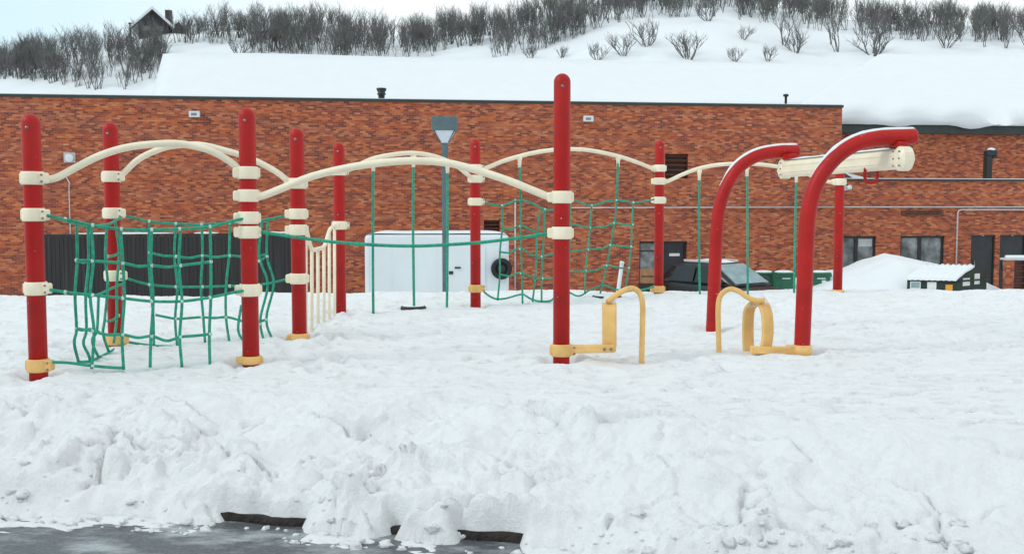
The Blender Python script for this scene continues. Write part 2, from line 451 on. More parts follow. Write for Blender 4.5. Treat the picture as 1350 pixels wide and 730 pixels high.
# wide flanks of the snowy field, left and right of the detailed sheet
for s in (-1, 1):
    yy = np.linspace(6.4, 25.2, 60); aa = np.linspace(.79, 7.0, 90)
    fy, fa = np.meshgrid(yy, aa, indexing='ij'); fx = s * fa * (fy + 2.2)
    fz = snow_height(fx, fy) - .03
    grid('snow_flank', fx, fy, fz, M['hillsnow'])
# kerb; wet soil face coloured darker to paint the shade under the snow lip
b = MB()
ku = np.linspace(-6, 8, 240); prev = []
vs = []; 
for u in ku:
    p = K0 + KD * u; w = .012 * mnoise.noise(Vector((u * 5, 0, 0))); zt = ROAD + .040 + .020 * mnoise.noise(Vector((u * 6, 3, 0))) + .012 * mnoise.noise(Vector((u * 19, 3, 0)))
    for d, z in ((.025 + w, ROAD - .05), (.035 + w * 2, ROAD + .012), (.042 + w, zt), (.30, zt - .01), (.30, ROAD - .05)):
        q = p + KN * d; vs.append((q[0], q[1], z))
fs = [(i*5+k, (i+1)*5+k, (i+1)*5+(k+1) % 5, i*5+(k+1) % 5) for i in range(len(ku)-1) for k in range(5)]
b.add(vs, fs, 0, True); o = b.build('kerb', M['soil']); o['kind'] = 'structure'

# broken snow lumps along the foot of the bank
def lump(c, r, seed, mb):
    n1, n2 = 7, 9; vs = []
    for i in range(n1 + 1):
        th = math.pi * i / n1
        for j in range(n2):
            ph = 2 * math.pi * j / n2
            d = Vector((math.sin(th) * math.cos(ph), math.sin(th) * math.sin(ph), math.cos(th)))
            k = r * (1 + .8 * mnoise.noise(d * 1.6 + Vector((seed * 3.1, 0, 0))))
            vs.append(Vector(c) + Vector((d.x * k * 1.25, d.y * k, d.z * k * .75)))
    fs = [(i*n2+j, i*n2+(j+1) % n2, (i+1)*n2+(j+1) % n2, (i+1)*n2+j) for i in range(n1) for j in range(n2)]
    mb.add(vs, fs, 0, True)
rb = MB(); rs = random.Random(5)
for k in range(420):
    u = rs.uniform(-3.5, 5.5); t = abs(rs.gauss(0, .14)) - .22
    p = K0 + KD * u + KN * t
    if gaps(np.array([u]))[0] > .2 and t < .05 and rs.random() < .55: continue
    r = .006 + .024 * rs.random() ** 3
    z = max(ROAD, float(snow_height(np.array([p[0]]), np.array([p[1]]))[0]))
    lump((p[0], p[1], z + r * .2), r, k, rb)
o = rb.build('snow_rubble', M['snow'], flip=False); tag(o, 'broken crumbs of snow along the foot of the roadside bank', 'snow', kind='stuff')

# ------------------------------------------------------------------ playground climber
PR = .0625
pp = {}
def post_base(key, bx, by, tx, ty):
    b = base(bx, by); t = P(tx, ty, b.y); pp[key] = (b, t.z, bx, by); return b, t
post_spec = {45:(51,492,41,150), 147:(153,455,146,161), 330:(331,478,329,142), 391:(395,450,391,169), 448:(449,412,447,188),
             628:(627,401,628,183), 740:(740,478,741,97), 869:(868,388,869,185), 1105:(1104,386,1106,206)}
clamps = {45:[235,283,380,481], 147:[233,281,363,447], 330:[228,258,287,306,382,474], 391:[242,282,303,367,446], 448:[226,297],
          628:[222,236,266,380], 740:[260,307,461], 869:[222,239,264,381], 1105:[240,386]}
climber = thing('playground_climber', 'red and cream playground climber with green rope nets standing in deep snow', 'playground climber', base(449, 412))
CO = Vector(climber.location)
def L(p): return Vector(p) - CO

def post_mesh(h, deep=.55):
    m = MB()
    prof = [(PR, -deep), (PR, h - PR * 1.02)] + [(PR * math.cos(R(a)), h - PR * 1.02 + PR * 1.02 * math.sin(R(a))) for a in (15, 30, 45, 60, 75, 88)]
    m.lathe(prof, (0, 0, 0), 28); return m
postobj = {}
for k, (bx, by, tx, ty) in post_spec.items():
    b_, t_ = post_base(k, bx, by, tx, ty)
    o = post_mesh(t_.z).build('post', M['red'], climber, L(b_)); postobj[k] = o
    # bolt near the dome
    mb = MB(); mb.lathe([(.010, -PR - .008), (.012, -PR - .004), (.012, -PR + .01)], (0, 0, t_.z - .10), 10, axis=1)
    mb.build('bolt', M['bolt'], o)
    for i, cy in enumerate(clamps[k]):
        q = P(bx + (tx - bx) * (by - cy) / (by - ty), cy, b_.y); z = q.z
        low = cy > (375 if by < 440 else 400)
        hh = .046 if cy not in (474,) else .03
        mb = MB(); r1 = PR + .014
        mb.lathe([(PR + .001, z - hh), (r1 - .003, z - hh), (r1, z - hh + .008), (r1, z + hh - .008), (r1 - .003, z + hh), (PR + .001, z + hh)], (0, 0, 0), 24)
        # bolted flanges
        ang = {45: -10, 147: -15, 330: 200, 391: 180, 448: 10, 628: 15, 740: 180, 869: 185, 1105: 190}[k]
        if k == 740 and cy > 400: ang = 0
        rot = Matrix.Rotation(R(ang), 4, 'Z')
        mb.rbox((PR * .7, -.036, z - hh * .82), (PR + .046, .036, z + hh * .82), .016, mtx=rot, axis=1)
        mb.rbox((-PR - .026, -.026, z - hh * .8), (-PR * .7, .030, z + hh * .8), .012, mtx=rot, axis=1)
        for sx in (PR + .032,):
            for sz in (-.5, .5):
                mb.lathe([(.008, -.042), (.008, -.034)], (0, 0, 0), 8, 1, axis=1)
                mb.v[-16:] = [tuple(rot @ (Vector(v) + Vector((sx, 0, z + sz * hh)))) for v in mb.v[-16:]]
        mb.build('clamp', [M['tan'] if low else M['cream'], M['bolt']], o)  # one coat: tan paints the low clamps shaded, cream the high ones bleached

def Yat(k0, k1, px):
    """depth on the straight line in plan between two posts, under the column px"""
    a, b = pp[k0][0], pp[k1][0]; s = (px - CX) / F * 1.0
    # x = s*depth_along_forward ; approximate with Y (pitch small)
    dx, dy = b.x - a.x, b.y - a.y
    den = dx - s * dy
    t = (s * a.y - a.x) / den if abs(den) > 1e-6 else .5
    return a.y + dy * t
def bar(name, k0, k1, pix, r=.026, m='cream'):
    pts = [L(P(x, y, Yat(k0, k1, x))) for x, y in pix]
    mb = MB(); sp_ = spline(pts, 8); mb.tube(sp_, r, 12); return mb.build(name, M[m], climber)
arch = {}
arch['a1'] = bar('arch_bar', 45, 330, [(50,236),(72,235),(100,221),(130,206),(165,195),(205,190),(240,190),(275,198),(300,211),(320,226)])
arch['a2'] = bar('arch_bar', 147, 391, [(152,234),(162,229),(180,212),(200,201),(225,193),(262,191),(295,198),(330,209),(360,224),(380,238),(392,243)])
arch['b1'] = bar('arch_bar', 330, 740, [(332,259),(346,258),(375,247),(410,233),(455,222),(500,215),(545,212),(590,215),(630,225),(670,238),(705,252),(728,261),(738,261)], .028)
arch['b2'] = bar('arch_bar', 448, 628, [(448,227),(462,223),(490,210),(518,204),(545,202),(572,206),(598,216),(615,229),(626,237)])
arch['c'] = bar('arch_bar', 628, 869, [(628,224),(642,221),(662,213),(685,206),(712,200),(742,197),(775,198),(815,206),(845,216),(860,222),(868,223)])
arch['d'] = bar('arch_bar', 869, 1105, [(869,240),(880,239),(900,230),(922,222),(950,217),(985,216),(1020,219),(1060,228),(1085,238),(1104,241)])

ROPE = .0112
def rope_set(name, strands, knots=(), r=ROPE, parent=climber, n=7, knr=1.4):
    mb = MB()
    for s in strands:
        q = spline([L(p) for p in s], 5) if len(s) > 2 else [L(p) for p in s]
        mb.tube(q, r, n)
    for k in knots: mb.ball(L(k), r * knr, 1, 8)
    return mb.build(name, [M['rope'], M['knot']], parent)

# dangling ropes of the two rope bridges, each with its hanger on the arch
def hanger(key, k0, k1, px, py0, px1, py1, Yb=None):
    Y = Yat(k0, k1, px); t = P(px, py0, Y); bt = P(px1, py1, Y); bt.z = min(bt.z, -.02)
    mid = (t + bt) / 2 + Vector((random.uniform(-.012, .012), 0, 0))
    o = rope_set('hanging_rope', [[t, mid, bt + Vector((0, 0, -.12))]], r=.0155)
    mb = MB(); q = L(t); mb.lathe([(.020, -.11), (.024, -.03), (.034, .0), (.034, .03), (.02, .036)], q, 14)
    mb.build('rope_hanger', M['cream'], arch[key])
hanger('b2', 448, 628, 492, 213, 492, 410); hanger('b2', 448, 628, 545, 208, 546, 405); hanger('b2', 448, 628, 590, 216, 589, 402)
hanger('d', 869, 1105, 922, 227, 923, 386); hanger('d', 869, 1105, 985, 222, 986, 386); hanger('d', 869, 1105, 1050, 230, 1047, 386)

# lower guide rope
Yg = lambda x: Yat(330, 740, x)
rope_set('guide_rope', [[P(x, y, Yg(x)) for x, y in ((345,306),(372,310),(400,314),(440,319),(480,322),(520,324),(560,324),(600,322),(640,319),(680,314),(724,308))]], r=.0128)

# cargo tunnel net, front face
Yf = lambda x: Yat(45, 330, x) - .05
def net(strands, Yfun, name, r=ROPE, knots_px=()):
    st = [[P(x, y, Yfun(x, y)) for x, y in s] for s in strands]
    kn = [P(x, y, Yfun(x, y)) for x, y in knots_px]
    return rope_set(name, st, kn, r)
front = [
 [(60,284),(86,289),(122,297),(160,302),(200,303),(237,302),(277,299),(300,293),(322,288)],
 [(101,343),(122,344),(162,347),(182,351),(200,350),(220,352),(238,350),(262,347),(278,345)],
 [(60,381),(86,385),(122,389),(162,393),(200,397),(240,397),(277,392),(305,386),(322,383)],
 [(101,433),(122,436),(140,441),(162,441),(182,445),(200,443),(220,449),(238,444),(262,442),(277,440)],
 [(62,477),(90,478),(122,482),(145,484),(163,485)],
 [(120,297),(123,343),(119,390),(124,437),(121,486)],
 [(159,302),(162,346),(164,393),(161,441),(163,487)],
 [(200,303),(199,350),(202,397),(199,444),(198,484)],
 [(238,302),(236,350),(240,397),(237,444),(240,484)],
 [(277,299),(278,345),(278,392),(276,440),(277,485)],
]
fk = [(86,289),(122,297),(160,302),(200,303),(237,302),(277,299),(122,344),(162,347),(200,350),(238,350),(278,345),(86,385),(122,389),(162,393),(200,397),(240,397),(277,392),
      (122,436),(162,441),(200,443),(238,444),(277,440),(122,482)]
net(front, lambda x, y: Yf(x), 'cargo_net', knots_px=fk)
Yb_ = lambda x: Yat(147, 391, x)
back = [
 [(163,284),(197,292),(232,295),(266,296),(303,294),(335,292),(360,288),(383,283)],
 [(197,333),(215,337),(232,338),(250,340),(267,337),(285,339),(303,337),(330,339),(352,335)],
 [(163,366),(197,375),(232,378),(267,378),(303,377),(345,375),(383,367)],
 [(205,415),(232,420),(250,419),(266,418),(282,419),(300,418),(322,424)],
 [(165,450),(197,455),(232,457),(262,458)],
 [(197,292),(196,333),(198,375),(202,415),(203,458)],
 [(232,295),(230,338),(234,378),(231,420),(234,460)],
 [(266,296),(267,337),(265,378),(268,418),(271,460)],
 [(303,294),(302,337),(298,378),(298,418),(303,455)],
 [(345,292),(342,338),(353,375),(343,424),(353,464)],
 [(353,290),(352,338),(361,374),(351,421),(362,454)],
 [(318,402),(314,434),(321,450)],[(342,424),(351,421)],[(342,344),(352,338)],
 [(352,456),(366,452),(384,447)],
]
bk = [(197,292),(232,295),(266,296),(303,294),(197,333),(232,338),(267,337),(303,337),(197,375),(232,378),(267,378),(303,377),(232,420),(266,418),(298,418),(352,338),(342,344),(351,421),(343,427)]
net(back, lambda x, y: Yb_(x), 'cargo_net', knots_px=bk)
# net closing the near end of the tunnel, between the two left posts
Ys = lambda x: 7.45 + (x - 101) / 64 * 1.25
side = [
 [(68,285),(101,295),(117,298),(141,296),(152,291),(163,284)],
 [(101,295),(102,343),(99,388),(101,433),(98,452),(104,478)],
 [(116,298),(117,344),(113,390),(114,434),(110,452),(117,468),(120,480)],
 [(141,296),(139,338),(142,375),(138,422),(136,440),(144,465),(148,478)],
 [(152,292),(157,332),(154,375),(154,418),(150,452)],
 [(130,390),(128,434),(122,446),(124,458),(131,472)],
 [(139,338),(150,337),(159,332)],[(101,343),(110,346),(117,344),(124,344)],
 [(101,433),(108,435),(114,434),(121,434),(130,437)],[(139,423),(148,422),(157,415)],
 [(117,391),(130,388),(145,381),(160,374),(164,366)],
 [(103,477),(118,476),(130,471),(148,462),(166,452)],
]
sk = [(101,343),(117,344),(141,338),(158,332),(101,433),(114,434),(139,422),(156,416)]
net(side, lambda x, y: Ys(x), 'cargo_net', knots_px=sk)
# wavy climbing net at the back
def Yn(x, y):
    return Yat(628, 869, x) + .22 * math.sin((x - 628) / 241 * math.pi * 4)
wav = [
 [(636,266),(650,270),(662,271),(686,264),(705,270),(718,276),(735,275),(752,264),(765,267),(780,271),(797,266),(813,264),(835,267),(848,266),(862,263)],
 [(661,301),(675,302),(686,297),(700,303),(712,308),(725,306),(742,303),(755,296),(765,298),(778,300),(797,299),(810,294),(822,296),(834,296)],
 [(659,332),(672,333),(686,327),(700,336),(714,338),(728,335),(742,332),(757,331),(775,329),(792,328),(806,323),(820,325),(832,325)],
 [(658,361),(672,364),(687,359),(702,366),(715,367),(730,366),(745,359),(757,358),(772,357),(786,356),(801,350),(815,353),(829,353)],
 [(634,381),(645,390),(655,394),(668,393),(688,388),(700,394),(712,397),(728,395),(740,378),(752,386),(764,390),(778,382),(796,376),(810,381),(826,383),(845,382),(862,378)],
 [(662,271),(662,301),(659,332),(659,361),(656,396)],
 [(686,264),(687,300),(687,330),(688,360),(689,402)],
 [(718,276),(717,308),(715,338),(714,367),(714,398)],
 [(716,275),(711,284),(708,310),(707,340),(705,372),(702,398)],
 [(752,264),(752,300),(751,331),(750,360),(748,388)],
 [(780,271),(778,300),(775,329),(772,357),(771,388)],
 [(813,264),(810,294),(805,323),(800,350),(791,388)],
 [(835,267),(833,296),(832,325),(829,353),(824,384)],
]
wk = [(662,271),(686,264),(718,276),(780,271),(813,264),(835,267),(686,298),(686,328),(687,360),(714,338),(715,367),(778,300),(775,329),(772,357),(810,294),(805,323),(800,350),(834,296),(832,325),(829,353)]
net(wav, Yn, 'cargo_net', knots_px=wk, r=.012)
# ropes carrying the net from the arch
for px, py, px1, py1 in ((685,208,686,266),(815,208,813,266)):
    Y = Yat(628, 869, px); rope_set('hanging_rope', [[P(px, py, Y), P(px1, py1, Yn(px1, 0))]], r=.0155)
    mb = MB(); mb.lathe([(.020, -.11), (.024, -.03), (.034, .0), (.034, .03), (.02, .036)], L(P(px, py + 1, Y)), 14); mb.build('rope_hanger', M['cream'], arch['c'])

# balustrade of wavy uprights
Yp = lambda x: Yat(391, 448, x)
slp = [(403,303,441),(411,329,427),(419,328,422),(427,325,419),(434,306,416),(441,299,414)]
rail = MB(); rail.tube(spline([L(P(x, y, Yp(x))) for x, y in ((398,303),(404,305),(408,320),(412,329),(419,328),(427,325),(431,314),(436,301),(446,297))], 6), .020, 10)
panel = rail.build('balustrade', M['cream'], climber)
for x, y0, y1 in slp:
    t = L(P(x, y0, Yp(x))); bt = L(Vector((P(x, y1, Yp(x)).x, Yp(x), -.12)))
    mb = MB(); mb.tube([bt, t], .0165, 8); mb.build('baluster', M['cream'], panel)

# half-buried rope seats in the snow
def disc(px, py, wpx):
    b_ = base(px, py); r = wpx / F * b_.y / 2
    mb = MB(); mb.lathe([(r * .7, -.03), (r, -.012), (r, .012), (r * .92, .03)], L((b_.x, b_.y, -.012)), 20)
    mb.build('foot_disc', M['dark'], climber)
    mb = MB(); k = 24
    vs = [L((b_.x, b_.y, .034))] ; mb.ball(L((b_.x, b_.y, .012)), r * .93, 0, 16, .16); mb.build('snow_cap', M['snowroof'], climber)
disc(545, 405, 34); disc(800, 391, 40)

# launch step with hoop rail on the tall post
def launch(parent, off, Yq, side, arm, strap, hoop, post_xy):
    """arm from the post to a bent strap step, and a hoop hand rail planted beside it"""
    LL = lambda p: Vector(p) - off
    mb = MB(); a0, a1 = P(*arm[0], Yq), P(*arm[1], Yq - .03)
    d = (a1 - a0); ln = d.length; mtx = Matrix.Translation(LL(a0)) @ d.to_track_quat('X', 'Z').to_matrix().to_4x4()
    mb.rbox((0, -.030, -.030), (ln, .030, .030), .010, mtx=mtx, axis=0)
    for sx in (.80, .93):
        mb.lathe([(.012, -.036), (.012, -.028)], (0, 0, 0), 8, 1, axis=1); mb.v[-16:] = [tuple(mtx @ (Vector(v) + Vector((ln * sx, 0, 0)))) for v in mb.v[-16:]]
    mb.build('step_arm', [M['tan'], M['bolt']], parent)
    # strap: ribbon of given half width across y, bent over the top
    mb = MB(); path = spline([LL(P(x, y, Yq + dy)) for x, y, dy in strap], 6); n = len(path); vs = []
    for i, p in enumerate(path):
        t = (path[min(i+1, n-1)] - path[max(i-1, 0)]).normalized()
        wdt = Vector((math.sin(R(side)), math.cos(R(side)), 0)) * .052; nn = t.cross(wdt).normalized() * .016
        vs += [p - wdt - nn, p + wdt - nn, p + wdt + nn, p - wdt + nn]
    fs = [(i*4+k, (i+1)*4+k, (i+1)*4+(k+1) % 4, i*4+(k+1) % 4) for i in range(n-1) for k in range(4)] + [(0,1,2,3), (n*4-1, n*4-2, n*4-3, n*4-4)]
    mb.add(vs, fs, 0, False); o = mb.build('step_strap', M['tan'], parent)
    bv = o.modifiers.new('bevel', 'BEVEL'); bv.width = .008; bv.segments = 2; bv.limit_method = 'ANGLE'
    # snow on the bend
    it = max(range(n), key=lambda i: path[i].z); c = path[it]
    mb = MB(); mtx2 = Matrix.Translation(c + Vector((0, 0, .016))) @ Matrix.Rotation(-R(side), 4, 'Z')
    vs = []; 
    for i in range(9):
        for j in range(9):
            a, bq = (i - 4) / 4, (j - 4) / 4; h = .055 * max(0, (1 - abs(a) ** 2.5) * (1 - abs(bq) ** 3))
            zz = -.055 * a * a + h * (1 + .3 * mnoise.noise(Vector((a * 2, bq * 2, 1))))
            vs.append(mtx2 @ Vector((a * .075, bq * .055, zz - .004)))
    mb.add(vs, [(i*9+j, i*9+j+1, (i+1)*9+j+1, (i+1)*9+j) for i in range(8) for j in range(8)], 0, True)
    mb.build('snow_cap', M['snowroof'], parent)
    pts = [LL(P(x, y, Yq + dy)) for x, y, dy in hoop]; pts[0].z = -.25 - off.z if False else pts[0].z
    mb = MB(); foot = pts[0] + Vector((0, 0, -.35)); mb.tube([foot] + spline(pts, 7), .0215, 12)
    return mb.build('hand_rail', M['tan'], parent)
b740 = pp[740][0]
launch(climber, CO, b740.y, 95, [(744,460),(810,459)], [(803,463,0),(803,445,-.02),(803,420,-.03),(803,408,-.01),(803,401,.06),(803,399,.12),(804,402,.20),(804,412,.25),(804,440,.25),(804,458,.22)],
       [(846,468,.12),(847,430,.12),(847,400,.12),(843,386,.12),(833,380,.10),(820,384,.08),(808,392,.05),(801,398,.02)], None)

# ------------------------------------------------------------------ track ride
bA, bB = base(939, 434), base(1057, 468)
track = thing('track_ride', 'two bowed red poles carrying a cream glide beam with red hand grip', 'track ride', bB)
TO = Vector(bB); TL = lambda p: Vector(p) - TO
arcA = [(939,434),(941,390),(943,345),(945,305),(949,272),(958,245),(974,221),(997,206),(1024,200),(1050,199)]
arcB = [(1057,468),(1059,420),(1061,370),(1063,320),(1066,280),(1076,243),(1097,212),(1125,191),(1158,182),(1204,180)]
for pix, b_ in ((arcA, bA), (arcB, bB)):
    pts = [P(x, y, b_.y) for x, y in pix]; path = spline([TL(p) for p in pts], 8)
    r = PR * (1.0 if b_ is bB else .97)
    path = [path[0] + Vector((0, 0, -.5))] + path
    tip = path[-1]; d = (path[-1] - path[-2]).normalized()
    rs_ = [r] * len(path)
    for a in (20, 40, 60, 75, 88):
        path.append(tip + d * r * .6 * math.sin(R(a))); rs_.append(r * math.cos(R(a)))
    mb = MB(); mb.tube(path, rs_, 26); po = mb.build('bowed_post', M['red'], track)
    # snow lying along the upper curve
    mb = MB(); sl = [p for p in path[:-4] if p.z > path[-6].z - .36 and p.x > path[0].x + .03]
    m_ = len(sl); c = []; rr = []
    for i, p in enumerate(sl):
        t = (sl[min(i+1, m_-1)] - sl[max(i-1, 0)]).normalized(); nrm = Vector((0, 1, 0)).cross(t) * -1
        if nrm.z < 0: nrm = -nrm
        e = min(1, i / 8, (m_ - 1 - i) / 2 + .35)
        w_ = .026 * e * (1 + .25 * mnoise.noise(Vector((i * .45, b_.y, 0))))
        c.append(p + nrm * (r - w_ * .50)); rr.append(max(.006, w_))
    mb.tube(c, rr, 12); mb.build('snow_cap', M['snowroof'], po)
# beam
q0, q1 = P(1034, 223, bA.y), P(1194, 209, bB.y - .1)
d = q1 - q0; ln = d.length; mt = Matrix.Translation(TL(q0)) @ d.to_track_quat('X', 'Z').to_matrix().to_4x4()
mb = MB(); mb.rbox((0, -.055, -.080), (ln, .055, .080), .045, mtx=mt, axis=0); beam = mb.build('glide_beam', M['cream'], track)
mb = MB()
for zz in (-.03, .03): mb.rbox((.06, -.060, zz - .006), (ln - .06, -.054, zz + .006), .002, mtx=mt, axis=0)
mb.build('beam_rib', M['cream'], beam)
for xe, s in ((0, -1), (ln, 1)):
    mb = MB(); x0, x1 = (xe - .05, xe + .08) if s < 0 else (xe - .10, xe + .05)
    mb.rbox((x0, -.066, -.096), (x1, .066, .096), .078, mtx=mt, axis=1); 
    for ax in (.25, .75):
        for zz in (-.055, 0, .055):
            mb.lathe([(.007, -.072), (.007, -.064)], (0, 0, 0), 8, 1, axis=1)
            mb.v[-16:] = [tuple(mt @ (Vector(v) + Vector((x0 + (x1 - x0) * ax, 0, zz)))) for v in mb.v[-16:]]
    mb.build('end_cap', [M['cream'], M['bolt']], beam)
    # dark hanger foot between pole and beam
    mb = MB(); mb.rbox((xe - s * .10 - .07, -.04, .085), (xe - s * .10 + .07, .04, .135), .012, mtx=mt, axis=1); mb.build('beam_bracket', M['red'], track)
mb = MB(); vs = []
for i in range(25):
    for j in range(5):
        a = i / 24; e = min(1, a * 10, (1 - a) * 10); h = .018 * e * (1 - abs(j - 2) / 2.2) * (1 + .5 * mnoise.noise(Vector((a * 9, j, 0))))
        vs.append(mt @ Vector((a * (ln - .16) + .08, (j - 2) * .026, .079 + h)))
mb.add(vs, [(i*5+j, i*5+j+1, (i+1)*5+j+1, (i+1)*5+j) for i in range(24) for j in range(4)], 0, True); mb.build('snow_cap', M['snowroof'], beam)
# grip
Yh = bB.y + .35
gp_ = [(1141,221),(1140,233),(1144,240),(1152,240),(1157,233),(1156,220)]
mb = MB(); mb.tube(spline([TL(P(x, y, Yh)) for x, y in gp_], 6), .0135, 10); mb.build('hand_grip', M['red'], track)
# right-hand launch step
launch(track, TO, bB.y, 62, [(1050,462),(990,461)], [(987,464,.25),(986,440,.26),(987,412,.24),(992,402,.20),(999,398,.12),(1006,401,.05),(1011,415,0),(1012,440,-.01),(1009,461,0)],
       [(948,468,.10),(947,430,.10),(947,402,.10),(951,388,.10),(962,381,.09),(974,384,.06),(986,392,.03),(997,396,.01),(1008,396,0)], None)
# post collar
mb = MB(); z = P(1057, 462, bB.y).z; r1 = PR + .014
mb.lathe([(PR, z - .048), (r1, z - .044), (r1, z + .044), (PR, z + .048)], (0, 0, 0), 24); mb.rbox((-PR - .06, -.036, z - .042), (-PR * .7, .036, z + .042), .012, axis=1)
mb.build('clamp', M['tan'], track)  # low clamp, given the same tan painted in for shade

# ------------------------------------------------------------------ brick gym hall
YAW = math.atan2(4.1, 31.5)
cor = P(1107, 300, 40.95); cor.z = 0
gym = thing('brick_building', 'large multi tone brick hall with dark parapet edge and snowy pitched roof', 'building', (cor.x, cor.y, 0), YAW)
GI = gym.matrix_basis.inverted() if False else (Matrix.Translation(gym.location) @ Matrix.Rotation(YAW, 4, 'Z')).inverted()
def wall_pt(px, py, off=0.0):
    """local point on the gym wall plane (local y = off) seen at px, py"""
    d = ray(px, py); n = Vector((-math.sin(YAW), math.cos(YAW), 0)); o = Vector((cor.x, cor.y, 0)) + n * off
    t = (o - CAM).dot(n) / d.dot(n); return GI @ (CAM + d * t)
top_z = wall_pt(600, 135.5).z
GX0 = -44.0; DEEP = 6.0
def hole_wall(mb, x0, x1, z0, z1, y0, y1, holes):
    """front wall slab with rectangular openings; butt-jointed boxes"""
    xs = sorted({x0, x1, *[h[0] for h in holes], *[h[1] for h in holes]})
    for a, b in zip(xs[:-1], xs[1:]):
        hs = sorted([h for h in holes if h[0] <= a + 1e-6 and h[1] >= b - 1e-6], key=lambda h: h[2])
        z = z0
        for h in hs:
            if h[2] > z: mb.box((a, y0, z), (b, y1, h[2]))
            z = h[3]
        if z < z1: mb.box((a, y0, z), (b, y1, z1))
dl, dr = wall_pt(843, 330).x, wall_pt(906, 330).x; dt = wall_pt(870, 318).z
lv = [wall_pt(877, 203), wall_pt(907, 235)]; lv2 = [wall_pt(638, 290), wall_pt(659, 305)]
holes = [(dl, dr, GROUND - .3, dt), (lv[0].x, lv[1].x, lv[1].z, lv[0].z), (lv2[0].x, lv2[1].x, lv2[1].z, lv2[0].z)]
mb = MB(); hole_wall(mb, GX0, 0, GROUND - .3, top_z, 0, .35, holes)
mb.box((-.35, .35, GROUND - .3), (0, DEEP, top_z)); mb.box((GX0, .35, GROUND - .3), (GX0 + .35, DEEP, top_z))
wall = mb.build('wall', M['brick'], gym)
mb = MB(); mb.box((GX0, .35, top_z - .6), (0, DEEP + 3, top_z - .5)); mb.build('flat_roof', M['snowroof'], gym)
mb = MB(); mb.box((GX0 - .04, -.04, top_z), (.04, .40, top_z + .10)); mb.box((-.36, .40, top_z), (.04, DEEP, top_z + .10)); mb.build('parapet_edge', M['flash'], gym)
mb = MB(); mb.box((GX0 - .02, .02, top_z + .10), (.02, .44, top_z + .125)); mb.build('parapet_snow', M['snowroof'], gym)
# doors
mb = MB(); w2 = (dr - dl) / 2
mb.box((dl, .12, GROUND), (dl + .07, .30, dt)); mb.box((dr - .07, .12, GROUND), (dr, .30, dt)); mb.box((dl + .07, .12, dt - .08), (dr - .07, .30, dt)); mb.box((dl + w2 - .05, .12, GROUND), (dl + w2 + .05, .30, dt - .08))
fr = mb.build('door_frame', M['frame'], gym)
mb = MB(); mb.box((dl + w2 + .05, .20, GROUND), (dr - .07, .25, dt - .08)); dd = mb.build('door', M['door'], gym)
q = wall_pt(891, 336); mb = MB(); mb.box((q.x - .21, .185, q.z - .055), (q.x + .21, .198, q.z + .055)); mb.build('door_plate', M['paper'], dd)
mb = MB(); mb.box((dl + .07, .21, GROUND + .1), (dl + w2 - .05, .24, dt - .08)); gl = mb.build('door', M['glass'], gym)
for zz in (.42, .80):
    mb = MB(); mb.box((dl + .07, .19, GROUND + zz * (dt - GROUND)), (dl + w2 - .05, .205, GROUND + zz * (dt - GROUND) + .05))
    mb.build('glazing_bar', M['frame'], gl)
mb = MB(); mb.box((dl - .5, .36, GROUND - .3), (dr + .5, .5, dt + .3)); mb.build('lobby_wall', M['frame'], gym)
# louvres
for a, b_ in (lv, lv2):
    mb = MB(); hgt = a.z - b_.z; n = max(3, int(hgt / .16))
    for k in range(n):
        z = b_.z + (k + .5) * hgt / n; mt_ = Matrix.Translation((0, .10, z)) @ Matrix.Rotation(R(-38), 4, 'X')
        mb.box((a.x, -.08, -.012), (b_.x, .08, .012), mtx=mt_)
    mb.box((a.x, .24, b_.z), (b_.x, .30, a.z), 1)
    mb.build('louver_vent', [M['louver'], M['frame']], gym)
# small wall lights and flood light
for px, py in ((257, 151), (775, 157)):
    q = wall_pt(px, py); mb = MB(); mb.rbox((q.x - .19, -.16, q.z - .11), (q.x + .19, -.002, q.z + .11), .02, axis=1); wl = mb.build('wall_light', M['white'], gym)
    mb = MB(); mb.box((q.x - .11, -.168, q.z - .05), (q.x + .09, -.161, q.z + .04))
    mb.build('lamp_louver', M['bolt'], wl)
q = wall_pt(92, 208); mb = MB(); mb.rbox((q.x - .20, -.05, q.z - .18), (q.x + .20, -.002, q.z + .18), .02, axis=1); fl = mb.build('flood_light', M['pipe'], gym)
mb = MB(); mb.lathe([(.06, 0), (.14, -.10), (.15, -.13), (.13, -.135)], (q.x + .03, -.05, q.z - .02), 16, axis=1); mb.build('flood_lens', M['white'], fl)
q1_, q2_ = wall_pt(88, 234), wall_pt(93, 300)
mb = MB(); mb.tube(spline([(q1_.x, -.03, q1_.z), (q1_.x + .10, -.04, q1_.z - .22), (q2_.x, -.04, q1_.z - .5), (q2_.x, -.04, q2_.z - .6)], 5), .022, 8); mb.build('conduit', M['pipe'], gym)
qa = wall_pt(679, 262); mb = MB(); mb.tube([(qa.x, -.05, qa.z), (qa.x, -.05, GROUND)], .032, 8); mb.build('down_pipe', M['pipe'], gym)
qa = wall_pt(745, 274); mb = MB(); mb.tube([(qa.x, -.05, qa.z), (-.02, -.05, wall_pt(1100, 273).z)], .026, 8); mb.build('conduit', M['pipe'], gym)
# roof vent and pipe
q = wall_pt(503, 132, 1.2); mb = MB(); zt = wall_pt(503, 116.5, 1.2).z
mb.lathe([(.09, top_z - .5), (.12, zt - .36), (.13, zt - .26), (.17, zt - .24), (.17, zt - .20), (.13, zt - .18), (.19, zt - .06), (.19, zt)], (q.x, 1.2, 0), 18); mb.build('roof_vent', M['frame'], gym)
q = wall_pt(1036, 132, 1.2); zt = wall_pt(1036, 124, 1.2).z
mb = MB(); mb.lathe([(.05, top_z - .5), (.05, zt - .12), (.11, zt - .10), (.11, zt - .02), (.04, zt)], (q.x, 1.2, 0), 12); mb.build('vent_pipe', M['frame'], gym)

